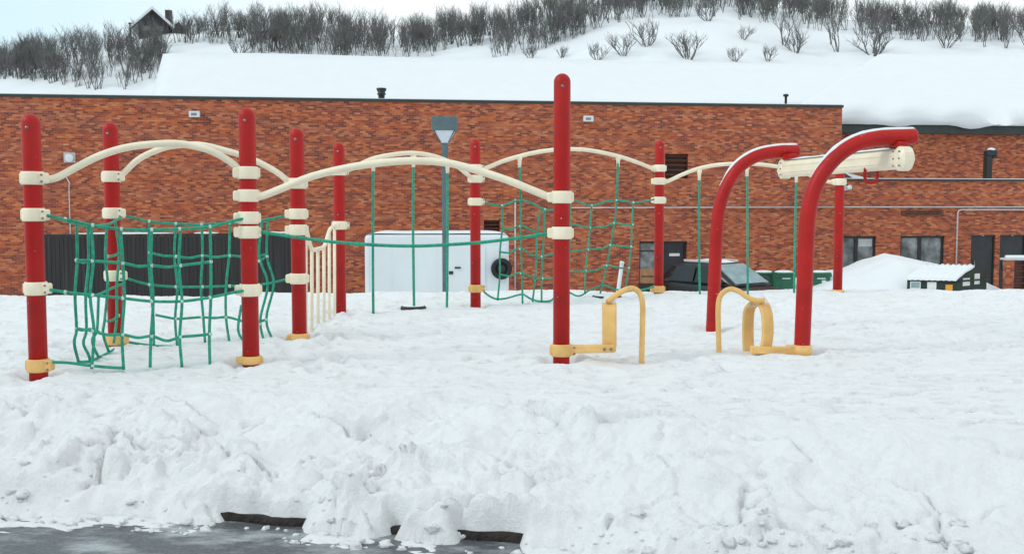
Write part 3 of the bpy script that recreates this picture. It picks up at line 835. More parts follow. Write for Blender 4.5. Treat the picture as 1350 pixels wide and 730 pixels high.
# pitched snow roof behind the parapet
rl, rr_ = P(215, 78, 52.5), P(1164, 95, 58.0); el, er = P(190, 128, 46.5), P(1150, 132, 49.5)
el.z = top_z - .35; er.z = top_z + .70
rl, rr_, el, er = [GI @ v for v in (rl, rr_, el, er)]
bl, br = rl + (rl - el), rr_ + (rr_ - er); bl.z = el.z; br.z = er.z
def snow_roof(name, E0, E1, R0, R1, B0, B1, thick, parent, nx=60, ny=14, droop=.0):
    vs = []; fs = []
    def pt(a, t):
        if t <= .5: p = (E0.lerp(E1, a)).lerp(R0.lerp(R1, a), t * 2)
        else: p = (R0.lerp(R1, a)).lerp(B0.lerp(B1, a), (t - .5) * 2)
        return p
    for i in range(nx + 1):
        for j in range(ny + 1):
            a, t = i / nx, j / ny; p = pt(a, t).copy()
            e = min(a * nx / 1.2, (1 - a) * nx / 1.2, 1) ; e2 = min(t * ny / 1.0, (1 - t) * ny / 1.0, 1)
            k = thick * (.80 + .20 * min(e, e2)) * (1 + .18 * mnoise.noise(Vector((p.x * .15, p.y * .2, 0))))
            p.z += k
            if j == 0 and droop: p.y -= droop * (.8 + 2.0 * mnoise.noise(Vector((a * 14, 2, 0)))); p.z -= droop * (.6 + 2.2 * mnoise.noise(Vector((a * 11, 5, 0))))
            vs.append(p)
    w = ny + 1
    fs = [(i*w+j, (i+1)*w+j, (i+1)*w+j+1, i*w+j+1) for i in range(nx) for j in range(ny)]
    n0 = len(vs)
    # skirt
    ringi = [i*w for i in range(nx+1)] + [nx*w+j for j in range(1, w)] + [i*w+ny for i in range(nx-1, -1, -1)] + [j for j in range(ny-1, 0, -1)]
    for i in ringi:
        a, t = (i // w) / nx, (i % w) / ny; q_ = pt(a, t) - Vector((0, 0, .02))
        if droop and i % w == 0: q_ += Vector((0, -droop * .45, -.05 - .30 * max(0, mnoise.noise(Vector((a * 13, 8, 0))))))
        vs.append(q_)
    m = len(ringi); fs += [(ringi[k], n0+k, n0+(k+1) % m, ringi[(k+1) % m]) for k in range(m)]
    fs.append(tuple(range(n0, n0+m)))
    mb = MB(); mb.add(vs, fs, 0, True); return mb.build(name, M['snowroof'], parent)
snow_roof('pitched_roof', el, er, rl, rr_, bl, br, .35, gym)
mb = MB()
for (e, r_, b_) in ((el, rl, bl), (er, rr_, br)):
    mb.add([(e.x, e.y, GROUND), (b_.x, b_.y, GROUND), b_ - Vector((0,0,.04)), r_ - Vector((0,0,.04)), e - Vector((0,0,.04))], [(0,1,2,3,4)])
mb.add([(bl.x, bl.y, GROUND), (br.x, br.y, GROUND), br, bl], [(0,1,2,3)])
mb.build('hall_wall', M['brick'], gym)

# ------------------------------------------------------------------ low wing on the right
wing = thing('brick_building', 'lower brick wing with two windows, black doors and thick overhanging roof snow', 'building', (cor.x, cor.y, 0), YAW)
W1 = 24.0; zl = wall_pt(1230, 238.5, .12).z
wn = [(wall_pt(1108, 330, .12).x, wall_pt(1155, 330, .12).x), (wall_pt(1187, 330, .12).x, wall_pt(1245, 330, .12).x)]
wzt = wall_pt(1200, 311, .12).z; wzb = wzt - 1.35
drs = [(wall_pt(1280, 330, .12).x, wall_pt(1312, 330, .12).x), (wall_pt(1318, 330, .12).x, wall_pt(1352, 330, .12).x)]
vt = (wall_pt(1188, 279, .12), wall_pt(1243, 284, .12))
holes = [(a, b, wzb, wzt) for a, b in wn] + [(a, b, GROUND - .3, wzt + .03) for a, b in drs]
mb = MB(); hole_wall(mb, .002, W1, GROUND - .3, zl, .12, .42, holes); mb.box((W1 - .3, .42, GROUND - .3), (W1, 5.0, zl)); mb.build('wall', M['brick'], wing)
mb = MB(); mb.box((.004, .06, zl), (W1 + .05, .46, zl + .07)); mb.build('parapet_edge', M['flash'], wing)
mb = MB(); mb.box((.004, .08, zl + .07), (W1 + .03, .48, zl + .10)); mb.build('parapet_snow', M['snowroof'], wing)
mb = MB(); mb.box((.004, .46, zl - .3), (W1 - .3, 4.98, zl - .2)); 
mb.build('flat_roof', M['snowroof'], wing)
# drift of snow against the setback wall
a_, b_2 = wall_pt(1112, 236, 2.0).x, wall_pt(1205, 236, 2.0).x; vs = []
for i in range(17):
    for j in range(7):
        u, v = i / 16, j / 6; h = .55 * (1 - u) ** 1.2 * math.sin(min(1, v * 1.15) * math.pi * .62)
        vs.append((a_ + (b_2 - a_) * u, .7 + v * 3.4, zl - .19 + h + .16 * (1 - u)))
mb = MB(); mb.add(vs, [(i*7+j, (i+1)*7+j, (i+1)*7+j+1, i*7+j+1) for i in range(16) for j in range(6)], 0, True); mb.build('snow_drift', M['snowroof'], wing)
# windows: two lights each, dark frame
for a, b_ in wn:
    mb = MB(); m_ = a + (b_ - a) * .46; f_ = .08
    mb.box((a, .20, wzb), (a + f_, .34, wzt)); mb.box((b_ - f_, .20, wzb), (b_, .34, wzt)); mb.box((a + f_, .20, wzt - f_), (b_ - f_, .34, wzt)); mb.box((a + f_, .20, wzb), (b_ - f_, .34, wzb + f_)); mb.box((m_ - .07, .20, wzb + f_), (m_ + .07, .34, wzt - f_))
    fr = mb.build('window', M['frame'], wing)
    for x0, x1 in ((a + f_, m_ - .07), (m_ + .07, b_ - f_)):
        mb = MB(); mb.box((x0, .26, wzb + f_), (x1, .28, wzt - f_)); mb.build('pane', M['glass'], fr)
    if a < 2: mb = MB(); mb.box((m_ + .12, .252, wzt - .42), (b_ - f_ - .03, .257, wzt - .12)); mb.build('blind', M['concrete'], fr)
# doors
for a, b_ in drs:
    mb = MB(); mb.box((a + .05, .22, GROUND), (b_ - .05, .27, wzt - .04)); dd = mb.build('door', M['door'], wing)
    mb = MB(); mb.box((a, .18, GROUND), (a + .05, .32, wzt + .03)); mb.box((b_ - .05, .18, GROUND), (b_, .32, wzt + .03)); mb.box((a + .05, .18, wzt - .04), (b_ - .05, .32, wzt + .03)); mb.build('door_frame', M['frame'], dd)
    mb = MB(); mb.box(((a + b_) / 2 - .06, .16, wzt - .02), ((a + b_) / 2 + .06, .215, wzt + .05)); mb.build('door_closer', M['bolt'], dd)
    mb = MB(); mb.tube([(a + .2, .19, GROUND + 1.2), (a + .2, .17, GROUND + 1.0), (a + .2, .19, GROUND + .8)], .02, 8); mb.build('handle', M['bolt'], dd)
mb = MB()
for k in range(3): mb.box((vt[0].x, .05, vt[1].z + k * .075), (vt[1].x, .115, vt[1].z + k * .075 + .045))
mb.build('louver_vent', M['louver'], wing)
zc = wall_pt(1230, 273, .1).z
mb = MB(); mb.tube([(.0, .07, zc), (W1, .07, zc)], .026, 8); mb.build('conduit', M['pipe'], wing)
qc = wall_pt(1262, 277, .1); mb = MB(); mb.tube([(W1, .06, zc - .11), (qc.x + .15, .06, zc - .11), (qc.x + .04, .06, zc - .14), (qc.x, .06, zc - .25), (qc.x, .06, GROUND)], .030, 8); mb.build('down_pipe', M['pipe'], wing)
# gooseneck vent on the wing roof
q = wall_pt(1303, 230, 1.6); zz = wall_pt(1303, 206, 1.6).z
mb = MB(); mb.rbox((q.x - .16, 1.45, zl - .2), (q.x + .08, 1.75, zz), .03, axis=1); mb.rbox((q.x - .16, 1.44, zz), (q.x + .30, 1.76, zz + .26), .07, axis=1); mb.rbox((q.x + .12, 1.45, zz - .10), (q.x + .30, 1.75, zz), .02, axis=1)
gv = mb.build('gooseneck_vent', M['frame'], wing)
mb = MB(); mb.ball((q.x + .10, 1.6, zz + .27), .17, 0, 12, .5); mb.build('snow_cap', M['snowroof'], gv)
# flood light on the wing near the corner
q = wall_pt(1113, 248, .1); mb = MB(); mb.rbox((q.x - .12, .0, q.z - .10), (q.x + .12, .11, q.z + .10), .02, axis=1); fl = mb.build('flood_light', M['pipe'], wing)
mb = MB(); mb.lathe([(.05, 0), (.10, -.10), (.09, -.14)], (q.x + .14, .02, q.z + .02), 14, axis=1); mb.build('flood_lens', M['white'], fl)
# set-back upper storey
SB = 5.0
zu = wall_pt(1230, 177, SB).z; zf = wall_pt(1230, 164, SB).z
mb = MB(); mb.box((-.5, SB, GROUND), (W1, SB + .35, zu)); mb.box((W1 - .35, SB + .35, GROUND), (W1, SB + 20, zu)); mb.build('upper_wall', M['brick'], wing)
mb = MB(); mb.box((-.4, SB - .30, zu), (W1 + .3, SB + .4, zf)); mb.build('fascia', M['flash'], wing)
E0, E1 = Vector((-.2, SB - .35, zf)), Vector((W1 + .4, SB - .35, zf))
rp = wall_pt(1200, 74, SB + 15).z - .5
R0, R1 = Vector((11.5, SB + 15, rp)), Vector((W1 + .4, SB + 15, rp))
B0, B1 = Vector((11.5, SB + 30, zf)), Vector((W1 + .4, SB + 30, zf))
snow_roof('pitched_roof', E0, E1, R0, R1, B0, B1, .62, wing, nx=70, ny=20, droop=.28)

# ------------------------------------------------------------------ slatted fence
fa, fb = P(56, 330, 29.5), P(386, 330, 31.0)
fd = Vector((fb.x - fa.x, fb.y - fa.y, 0)); fl_ = fd.length
fence = thing('slatted_fence', 'tall black slatted privacy fence in front of the brick wall', 'fence', (fa.x, fa.y, 0), math.atan2(fd.y, fd.x))
zt = P(200, 309, 30.2).z
mb = MB(); n = int(fl_ / .115); rq = random.Random(3)
for k in range(n):
    x = k * fl_ / n; mb.box((x, -.008 + rq.uniform(-.004, .004), GROUND), (x + fl_ / n * .93, .008, zt - rq.uniform(0, .03)))
mb.box((0, .012, GROUND), (fl_, .018, zt - .06)); mb.build('slat_panel', M['slat'], fence)
for k in range(5):
    x = fl_ * k / 4; mb = MB(); mb.tube([(x, .06, GROUND - .2), (x, .06, zt + .06)], .035, 10); mb.build('fence_post', M['frame'], fence)
mb = MB(); mb.tube([(0, .04, zt), (fl_, .04, zt)], .025, 8); mb.build('top_rail', M['frame'], fence)
mb = MB()
for x0, x1 in ((.9, 3.6), (4.2, 4.9), (5.4, 7.2)):
    c = [(x0 + (x1 - x0) * i / 14, .03, zt + .035 + .012 * mnoise.noise(Vector((x0 + i * .7, 0, 0)))) for i in range(15)]
    mb.tube(c, [.012 + .03 * math.sin(math.pi * min(1, max(.05, i / 14))) * (.7 + .5 * mnoise.noise(Vector((i * .9, x0, 0)))) for i in range(15)], 8)
mb.build('snow_cap', M['snowroof'], fence)

# ------------------------------------------------------------------ white trailer
TY = 31.5
t0, t1 = P(481, 340, TY), P(671, 340, TY); ztp = P(575, 309, TY).z
trl = thing('cargo_trailer', 'white enclosed trailer with black spare wheel parked before the brick wall', 'trailer', ((t0.x + t1.x) / 2, TY, 0), R(2))
hw = (t1.x - t0.x) / 2; zb = GROUND + .45
mb = MB(); mb.rbox((-hw, 0, zb), (hw, 2.0, ztp), .14, axis=1, seg=6); body = mb.build('body', M['white'], trl)
bv = body.modifiers.new('bevel', 'BEVEL'); bv.width = .05; bv.segments = 3; bv.limit_method = 'ANGLE'
mb = MB()
mb.box((-hw + .10, -.012, zb + .1), (-hw + .14, .006, ztp - .16)); mb.box((-hw + .14, -.012, ztp - .30), (hw - .14, .006, ztp - .27)); mb.box((-hw + .1, -.014, zb + .02), (hw - .1, .004, zb + .09))
for k in range(1, 6): xk = -hw + .14 + k * (2 * hw - .28) / 6; mb.box((xk - .012, -.005, zb + .1), (xk + .012, .004, ztp - .31))
mb.build('trim', M['white'], body)
xd0, xd1 = P(583, 340, TY).x - (t0.x + t1.x) / 2, P(640, 340, TY).x - (t0.x + t1.x) / 2
mb = MB(); mb.rbox((xd0, -.022, zb + .22), (xd1, .004, ztp - .36), .05, axis=1); dd = mb.build('door', M['white'], trl)
q = P(603, 353, TY).x - (t0.x + t1.x) / 2; zq = P(603, 353, TY).z
mb = MB(); mb.box((q - .08, -.055, zq - .02), (q + .10, -.024, zq + .03)); mb.build('latch', M['dark'], dd); mb = MB(); mb.box((q - .26, -.04, zq - .20), (q - .13, -.024, zq - .10)); mb.build('lock_plate', M['dark'], dd)
mb = MB(); mb.box((-hw + .04, -.03, zb + .05), (-hw + .09, .0, zb + .25)); mb.build('tail_lamp', M['louver'], trl)
xs_ = P(661, 354, TY - .2).x - (t0.x + t1.x) / 2; zs_ = P(661, 354, TY).z; rw = 14 / F * TY
mb = MB(); mb.lathe([(rw * .55, -.02), (rw * .62, -.10), (rw * .9, -.12), (rw, -.06), (rw, .05), (rw * .9, .11), (rw * .55, .10)], (xs_, -.14, zs_), 28, axis=1); sw = mb.build('spare_wheel', M['tyre'], trl)
mb = MB(); mb.lathe([(.04, -.235), (.08, -.225), (rw * .56, -.19), (rw * .57, -.15)], (xs_, .02, zs_), 20, axis=1); mb.build('rim', M['dark'], sw)
for xw in (-.35, .45):
    mb = MB(); mb.lathe([(.18, 0), (.30, 0), (.34, .04), (.34, .18), (.30, .22), (.18, .22)], (xw, .05, GROUND + .34), 24, axis=1); w_ = mb.build('wheel', M['tyre'], trl)
    mb = MB(); mb.lathe([(.05, .0), (.19, .015), (.19, .05)], (xw, .05, GROUND + .34), 16, axis=1); mb.build('rim', M['pipe'], w_)
mb = MB(); mb.box((hw, .9, zb), (hw + 1.1, 1.0, zb + .1)); mb.build('drawbar', M['frame'], trl)
mb = MB(); vs = []
for i in range(31):
    for j in range(9):
        a, t = i / 30, j / 8; e = min(1, a * 9, (1 - a) * 9, t * 4 + .2, (1 - t) * 4 + .2)
        vs.append((-hw + .08 + a * (2 * hw - .16), .03 + t * 1.94, ztp - .012 + .10 * e ** .6 * (1 + .25 * mnoise.noise(Vector((a * 5, t * 2, 0))))))
mb.add(vs, [(i*9+j, (i+1)*9+j, (i+1)*9+j+1, i*9+j+1) for i in range(30) for j in range(8)], 0, True); mb.build('snow_cap', M['snowroof'], trl)

# ------------------------------------------------------------------ lamp post
LY = 26.0
lb = P(587, 300, LY)
lamp = thing('street_lamp', 'teal grey lamp post with boxy flared head before the brick wall', 'street lamp', (lb.x, LY, 0))
zh0, zh1, zh2 = P(587, 187, LY).z, P(587, 173, LY).z, P(587, 155, LY).z
mb = MB(); mb.rbox((-.075, -.075, GROUND - .3), (.075, .075, zh0), .02, axis=2); mb.build('pole', M['lampgrey'], lamp)
def frustum(mb, w0, z0, w1, z1, mi=0):
    vs = [(-w0,-w0,z0),(w0,-w0,z0),(w0,w0,z0),(-w0,w0,z0),(-w1,-w1,z1),(w1,-w1,z1),(w1,w1,z1),(-w1,w1,z1)]
    mb.add(vs, [(0,3,2,1),(4,5,6,7),(0,1,5,4),(1,2,6,5),(2,3,7,6),(3,0,4,7)], mi)
mb = MB(); frustum(mb, .09, zh0 - .03, .25, zh1); hd = mb.build('lamp_lens', M['lens'], lamp)
mb = MB(); mb.rbox((-.32, -.32, zh1), (.32, .32, zh2), .03, axis=2); mb.build('lamp_head', M['lampgrey'], lamp)
mb = MB()
for sx in (-1, 1):
    for sy in (-1, 1): mb.tube([(sx * .095, sy * .095, zh0 - .02), (sx * .262, sy * .262, zh1 + .01)], .014, 6)
mb.build('lens_frame', M['lampgrey'], hd)

# ------------------------------------------------------------------ car
CYY = 33.0
cp = P(952, 360, CYY)
car = thing('parked_car', 'black parked car with frosted windscreen behind the snow crest', 'car', (cp.x, CYY, GROUND - .17), R(-54)); car.scale = (1.1, 1.1, 1.13)
def body_loft(mb, secs, mi=0):
    """secs: list of (x, [(y,z)...]) half profiles mirrored"""
    n = len(secs[0][1]); vs = []
    for x, pr in secs:
        for y, z in pr: vs.append((x, y, z))
        for y, z in pr[::-1]: vs.append((x, -y, z))
    m = 2 * n; fs = [(i*m+k, i*m+(k+1) % m, (i+1)*m+(k+1) % m, (i+1)*m+k) for i in range(len(secs)-1) for k in range(m)]
    fs += [tuple(range(m))[::-1], tuple(range((len(secs)-1)*m, len(secs)*m))]; mb.add(vs, fs, mi, True)
def sec(x, w, z0, z1, sh): return (x, [(w * .92, z0), (w, z0 + .25), (w, z1 - sh), (w * .93, z1 - sh * .3), (w * .75, z1), (0.02, z1 + .02)])
mb = MB(); body_loft(mb, [sec(-2.1, .70, .45, .85, .12), sec(-1.9, .84, .28, .98, .1), sec(-1.2, .88, .24, 1.0, .1), sec(.0, .89, .24, .98, .1), (1.0, sec(1.0, .88, .24, .97, .1)[1]), sec(1.7, .85, .26, .86, .12), sec(2.1, .74, .35, .72, .14)])
body = mb.build('body', M['carblack'], car)
mb = MB(); g = [(-1.75, .78, .97, 1.05), (-1.35, .70, .97, 1.45), (-.9, .66, .97, 1.55), (.0, .66, .97, 1.56), (.25, .67, .97, 1.50), (1.15, .78, .96, 1.0)]
body_loft(mb, [(x, [(.82, z0), (w + .05, z0 + (z1 - z0) * .5), (w, z0 + (z1 - z0) * .92), (w * .8, z1), (.02, z1 + .015)]) for x, w, z0, z1 in g]); cab = mb.build('cabin', M['carblack'], car)
mb = MB(); mb.add([(1.14, -.70, 1.015), (1.14, .70, 1.015), (.27, .59, 1.505), (.27, -.59, 1.505)], [(0,1,2,3)])
mb.add([(v[0] - .02, v[1], v[2] - .03) for v in [(1.14, -.70, 1.015), (1.14, .70, 1.015), (.27, .59, 1.505), (.27, -.59, 1.505)]], [(3,2,1,0)])
o = mb.build('windscreen', M['frost'], car); o.location = (.022, 0, .022)
for s in (-1, 1):
    for x0, x1, x2, x3 in ((-.30, .95, .20, -.30), (-1.30, -.38, -.38, -1.15)):
        mb = MB(); y0, y1 = s * .845, s * .70
        mb.add([(x0, y0, 1.02), (x1, y0, 1.02), (x2, y1, 1.45), (x3, y1, 1.45)], [(0,1,2,3)]); mb.add([(x0, y0 - s*.04, 1.02), (x1, y0 - s*.04, 1.02), (x2, y1 - s*.04, 1.45), (x3, y1 - s*.04, 1.45)], [(3,2,1,0)])
        mb.build('side_window', M['sideglass'], cab)
    mb = MB(); mb.rbox((.72, s * .98 - .09, 1.0), (.88, s * .98 + .09, 1.15), .04, axis=0); mb.build('wing_mirror', M['carblack'], car)
    mb = MB(); mb.rbox((-1.0, s * .56 - .02, 1.56), (.1, s * .56 + .02, 1.63), .015, axis=0); mb.build('roof_rail', M['pipe'], car)
    for xw in (-1.3, 1.35):
        mb = MB(); mb.lathe([(.2, -.10), (.29, -.11), (.32, -.07), (.32, .07), (.29, .11), (.2, .10)], (xw, s * .80, .32), 24, axis=1); w_ = mb.build('wheel', M['tyre'], car)
        mb = MB(); mb.lathe([(.04, -.115), (.2, -.09), (.2, .09), (.04, .115)], (xw, s * .80, .32), 16, axis=1); mb.build('rim', M['pipe'], w_)
    mb = MB(); mb.rbox((1.93, s * .60 - .16, .66), (2.08, s * .60 + .16, .78), .03, axis=1); mb.build('headlight', M['lens'], car)
mb = MB(); vs = []
for i in range(15):
    for j in range(9):
        a, t = i / 14, j / 8; e = min(1, a * 5, (1 - a) * 5) * min(1, t * 4, (1 - t) * 4)
        vs.append((-.95 + a * 1.1, (t - .5) * 1.0, 1.555 + .07 * e * (1 + .3 * mnoise.noise(Vector((a * 4, t * 4, 0))))))
mb.add(vs, [(i*9+j, (i+1)*9+j, (i+1)*9+j+1, i*9+j+1) for i in range(14) for j in range(8)], 0, True); mb.build('snow_cap', M['snowroof'], car)

# cardboard box and broom-like stake
cb = P(852, 362, 39.0)
bx = thing('cardboard_box', 'brown cardboard box standing by the glazed black doorway', 'box', (cb.x, 38.6, 0))
zt = P(852, 355, 38.6).z; zb_ = P(852, 373, 38.6).z
mb = MB(); mb.box((-.27, -.2, zb_ - .0), (.27, .2, zt)); mb.build('carton', M['card'], bx)
mb = MB(); mb.box((-.272, -.205, (zt + zb_) / 2 - .02), (.272, -.201, (zt + zb_) / 2 + .03)); mb.build('tape', M['wood'], bx)
mb = MB(); mb.box((-.32, -.25, GROUND - .1), (.32, .25, zb_ - .004)); o = mb.build('crate', M['frame'], None, (cb.x, 38.6, 0)); tag(o, 'dark crate under the cardboard box at the black doorway', 'crate')
s0 = P(813, 384, 15.5); s1 = P(820, 346, 15.5)
mb = MB(); mb.tube([s0 + Vector((-.03, 0, -.4)) - s0, (s1 - s0)], .03, 8); mb.tube([(s1 - s0) - Vector((.004, 0, .03)), (s1 - s0) + Vector((.003, 0, .02))], .034, 8)
o = mb.build('stake', M['white'], None, s0); tag(o, 'white stake leaning out of the snow behind the climbing net', 'stake')

# ------------------------------------------------------------------ bins
def make_bin():
    t = thing('wheelie_bin', '', 'bin', group='green wheeled bins beside the car')
    mb = MB(); vs = []
    for (w, dp, z) in ((.24, .26, .08), (.32, .34, 1.05)): vs += [(-w, -dp, z), (w, -dp, z), (w, dp, z), (-w, dp, z)]
    mb.add(vs, [(0,3,2,1),(4,5,6,7),(0,1,5,4),(1,2,6,5),(2,3,7,6),(3,0,4,7)]); o = mb.build('body', M['binG'], t)
    bv = o.modifiers.new('bevel', 'BEVEL'); bv.width = .03; bv.segments = 2
    mb = MB(); mb.rbox((-.335, -.40, 1.052), (.335, .38, 1.12), .03, axis=0); mb.build('lid', M['binG'], t)
    mb = MB(); mb.rbox((-.345, -.37, .98), (.345, -.335, 1.05), .012, axis=0); mb.build('rim', M['binG'], t)
    mb = MB(); mb.tube([(-.25, .40, 1.04), (-.25, .46, 1.04), (.25, .46, 1.04), (.25, .40, 1.04)], .018, 8); mb.build('handle', M['binG'], t)
    for s in (-1, 1):
        mb = MB(); mb.lathe([(.03, -.03), (.11, -.03), (.12, 0), (.11, .03), (.03, .03)], (s * .26, .26, .12), 16, axis=0); mb.build('wheel', M['tyre'], t)
    mb = MB(); mb.ball((0, 0, 1.12), .33, 0, 14, .2); mb.build('snow_cap', M['snowroof'], t)
    mb = MB(); mb.rbox((-.14, -.346, .90), (.14, -.335, .945), .004, axis=1); mb.build('emblem', M['knot'], t)
    return t
bin0 = make_bin()
def copy_thing(o):
    c = o.copy(); COL.objects.link(c)
    for ch in list(o.children):
        d = ch.copy(); COL.objects.link(d); d.parent = c
        for g in ch.children:
            e = g.copy(); COL.objects.link(e); e.parent = d
    return c
bl_ = ['green wheeled bin nearest the car windscreen, left of its row', 'green wheeled bin in the middle of the row under snow', 'green wheeled bin with a white sticker, right of its row']
bins = [bin0, copy_thing(bin0), copy_thing(bin0)]
for bn, (px, Yb), lb_ in zip(bins, ((1007, 36.3), (1033, 35.2), (1080, 35.2)), bl_):
    q = P(px, 380, Yb); bn.location = (q.x, Yb, P(px, 357, Yb).z - 1.16); bn.rotation_euler = (0, 0, R(random.uniform(-6, 6))); bn['label'] = lb_
mb = MB(); mb.box((.02, -.325, .60), (.16, -.315, .86)); mb.build('sticker', M['paper'], bins[2])

# ------------------------------------------------------------------ ploughed snow mound
mx0 = P(1160, 350, 36.5)
xs, ys = np.meshgrid(np.linspace(-3.6, 4.2, 90), np.linspace(-3.5, 2.6, 60), indexing='ij')
ztop = P(1158, 333, 36.5).z - GROUND
prof = np.interp(xs, [-3.6, -2.4, -1.2, -.45, .15, .9, 1.8, 2.8, 3.5, 4.2], [.3, .62, .72, .90, 1, .95, .80, .66, .45, 0])
hh = ztop * prof * np.clip(1 - (np.abs(ys + .2) / 3.2) ** 2.0, 0, 1) ** .8
hh = hh + .06 * fbm(xs * .7, ys * .9, 3, 2) * np.clip(hh, 0, 1) + .012 * fbm(xs * 3, ys * 5, 9, 3) * np.clip(hh, 0, 1) - .05
o = grid('snow_mound', xs + mx0.x, ys + 36.5, hh + GROUND, M['snowroof']); del o['kind']; tag(o, 'ploughed snow heap in front of the wing windows', 'snow heap')

# ------------------------------------------------------------------ dumpster
DY = 33.5
d0, d1 = P(1196, 370, DY), P(1311, 370, DY)
dmp = thing('dumpster', 'dark green dumpster with snow covered sloping lid and pasted notices', 'dumpster', (d0.x, DY, 0))
# long front face then an end face turned away: a box yawed so both show
La = 1.75; Lb = 1.45; yA = R(-8)
zt0 = P(1200, 363, DY).z; ztk = P(1290, 352, DY).z
g0 = GROUND + .15
# plan: front left corner at origin, front runs right; end profile is a skewed gable
front_l = Vector((0, 0)); front_r = Vector((P(1262, 370, DY - .4).x - d0.x, -.45)); right = Vector((d1.x - d0.x, .55)); back_l = Vector((right.x - front_r.x, right.y - front_r.y))
zfr = P(1262, 371, DY - .4).z; zfr = P(1262, 368, DY - .4).z
pk = front_r.lerp(right, .55)
def V3(p, z): return Vector((p.x, p.y, z))
pkl = front_l.lerp(back_l, .55)
vs = [V3(front_l, g0), V3(front_r, g0), V3(right, g0), V3(back_l, g0), V3(front_l, zfr), V3(front_r, zfr), V3(pk, ztk - .03), V3(right, zfr + .28), V3(back_l, zfr + .28), V3(pkl, ztk - .03)]
mb = MB(); mb.add(vs, [(0,3,2,1), (0,1,5,4), (1,2,7,6,5), (2,3,8,7), (3,0,4,9,8), (4,5,6,9), (9,6,7,8)]); mb.build('container', M['dumpG'], dmp)
# corrugated snowy lid
def lid_pt(a, t):
    A = V3(front_l, zfr).lerp(V3(pkl, ztk - .03), t); B = V3(front_r, zfr).lerp(V3(pk, ztk - .03), t); return A.lerp(B, a)
vs = []; na, nt_ = 64, 12
for i in range(na + 1):
    for j in range(nt_ + 1):
        a, t = i / na, j / nt_; p = lid_pt(a, -.10 + 1.12 * t)
        p.z += .045 + .05 * min(1, t * 4 + .3, ) * (1 + .4 * mnoise.noise(Vector((a * 6, t * 3, 4)))) + .022 * math.sin(a * 2 * math.pi * 9) * (.3 + .7 * t)
        vs.append(p)
w = nt_ + 1; fs = [(i*w+j, (i+1)*w+j, (i+1)*w+j+1, i*w+j+1) for i in range(na) for j in range(nt_)]
n0 = len(vs); ringi = [i*w for i in range(na+1)] + [na*w+j for j in range(1, w)] + [i*w+nt_ for i in range(na-1, -1, -1)] + [j for j in range(nt_-1, 0, -1)]
for i in ringi: vs.append(vs[i] - Vector((0, 0, .07)))
m = len(ringi); fs += [(ringi[k], n0+k, n0+(k+1) % m, ringi[(k+1) % m]) for k in range(m)]
mb = MB(); mb.add(vs, fs, 0, True); mb.build('lid', M['snowroof'], dmp)
# rim, ribs and notices
def on_front(u, z, o_=.012):
    d = (front_r - front_l).normalized(); n_ = Vector((d.y, -d.x)); p = front_l.lerp(front_r, u) + n_ * o_; return V3(p, z)
def on_end(u, z, o_=.012):
    d = (right - front_r).normalized(); n_ = Vector((d.y, -d.x)); p = front_r.lerp(right, u) + n_ * o_; return V3(p, z)
def notice(fn, u0, u1, z0, z1, name, m):
    mb = MB(); q = [fn(u0, z0), fn(u1, z0), fn(u1, z1), fn(u0, z1)]; q2 = [fn(u0, z0, .003), fn(u1, z0, .003), fn(u1, z1, .003), fn(u0, z1, .003)]
    mb.add(q + q2, [(0,1,2,3), (7,6,5,4), (0,4,5,1), (1,5,6,2), (2,6,7,3), (3,7,4,0)]); return mb.build(name, m, dmp)
zz = lambda py: P(1250, py, DY).z
nf = notice(on_front, .06, .27, zz(381), zz(370), 'notice', M['paper'])
mb = MB(); mb.add([on_front(.08, zz(379), .016), on_front(.25, zz(379), .016), on_front(.25, zz(372), .016), on_front(.08, zz(372), .016)], [(0,1,2,3)]); mb.build('notice_print', M['frost'], nf)
notice(on_front, .40, .58, zz(382), zz(371), 'notice', M['paper'])
notice(on_front, .76, .90, zz(383), zz(374), 'label', M['orange'])
notice(on_end, .16, .40, zz(376), zz(366), 'notice', M['paper'])
notice(on_end, .56, .74, zz(375), zz(361), 'notice', M['paper'])
mb = MB()
for z in (zfr - .06, g0 + .25): mb.tube([on_front(0, z, .03), on_front(1, z, .03)], .03, 8); mb.tube([on_end(0, z, .03), on_end(1, z, .03)], .03, 8)
mb.build('rib', M['dumpG'], dmp)

# ------------------------------------------------------------------ brick enclosure at the right edge
EY = 34.0
e0 = P(1328, 360, EY); zt = P(1335, 343, EY).z
enc = thing('brick_enclosure', 'low brick enclosure with snowy coping at the right edge', 'wall', (e0.x, EY, 0))
pw = P(1337, 360, EY).x - e0.x
mb = MB(); mb.box((0, 0, GROUND - .1), (pw, .30, zt)); mb.box((pw, .10, GROUND - .1), (6, .30, GROUND + .5)); mb.build('wall', M['brick'], enc)
mb = MB()
for k in range(12): mb.box((pw + k * .42, .12, GROUND + .5), (pw + k * .42 + .05, .20, zt - .02))
for k in range(6): mb.box((pw, .14, GROUND + .62 + k * .2), (6, .18, GROUND + .66 + k * .2))
mb.box((pw, .22, GROUND + .5), (6, .26, zt - .05)); mb.build('lattice', M['louver'], enc)
mb = MB(); mb.rbox((-.08, -.08, zt), (6, .40, zt + .07), .02, axis=0); mb.build('coping', M['concrete'], enc)
mb = MB(); mb.tube([(.0 + i * .3, .14 , zt + .08 + .015 * mnoise.noise(Vector((i, 0, 0)))) for i in range(21)], .085, 10); mb.build('snow_cap', M['snowroof'], enc)

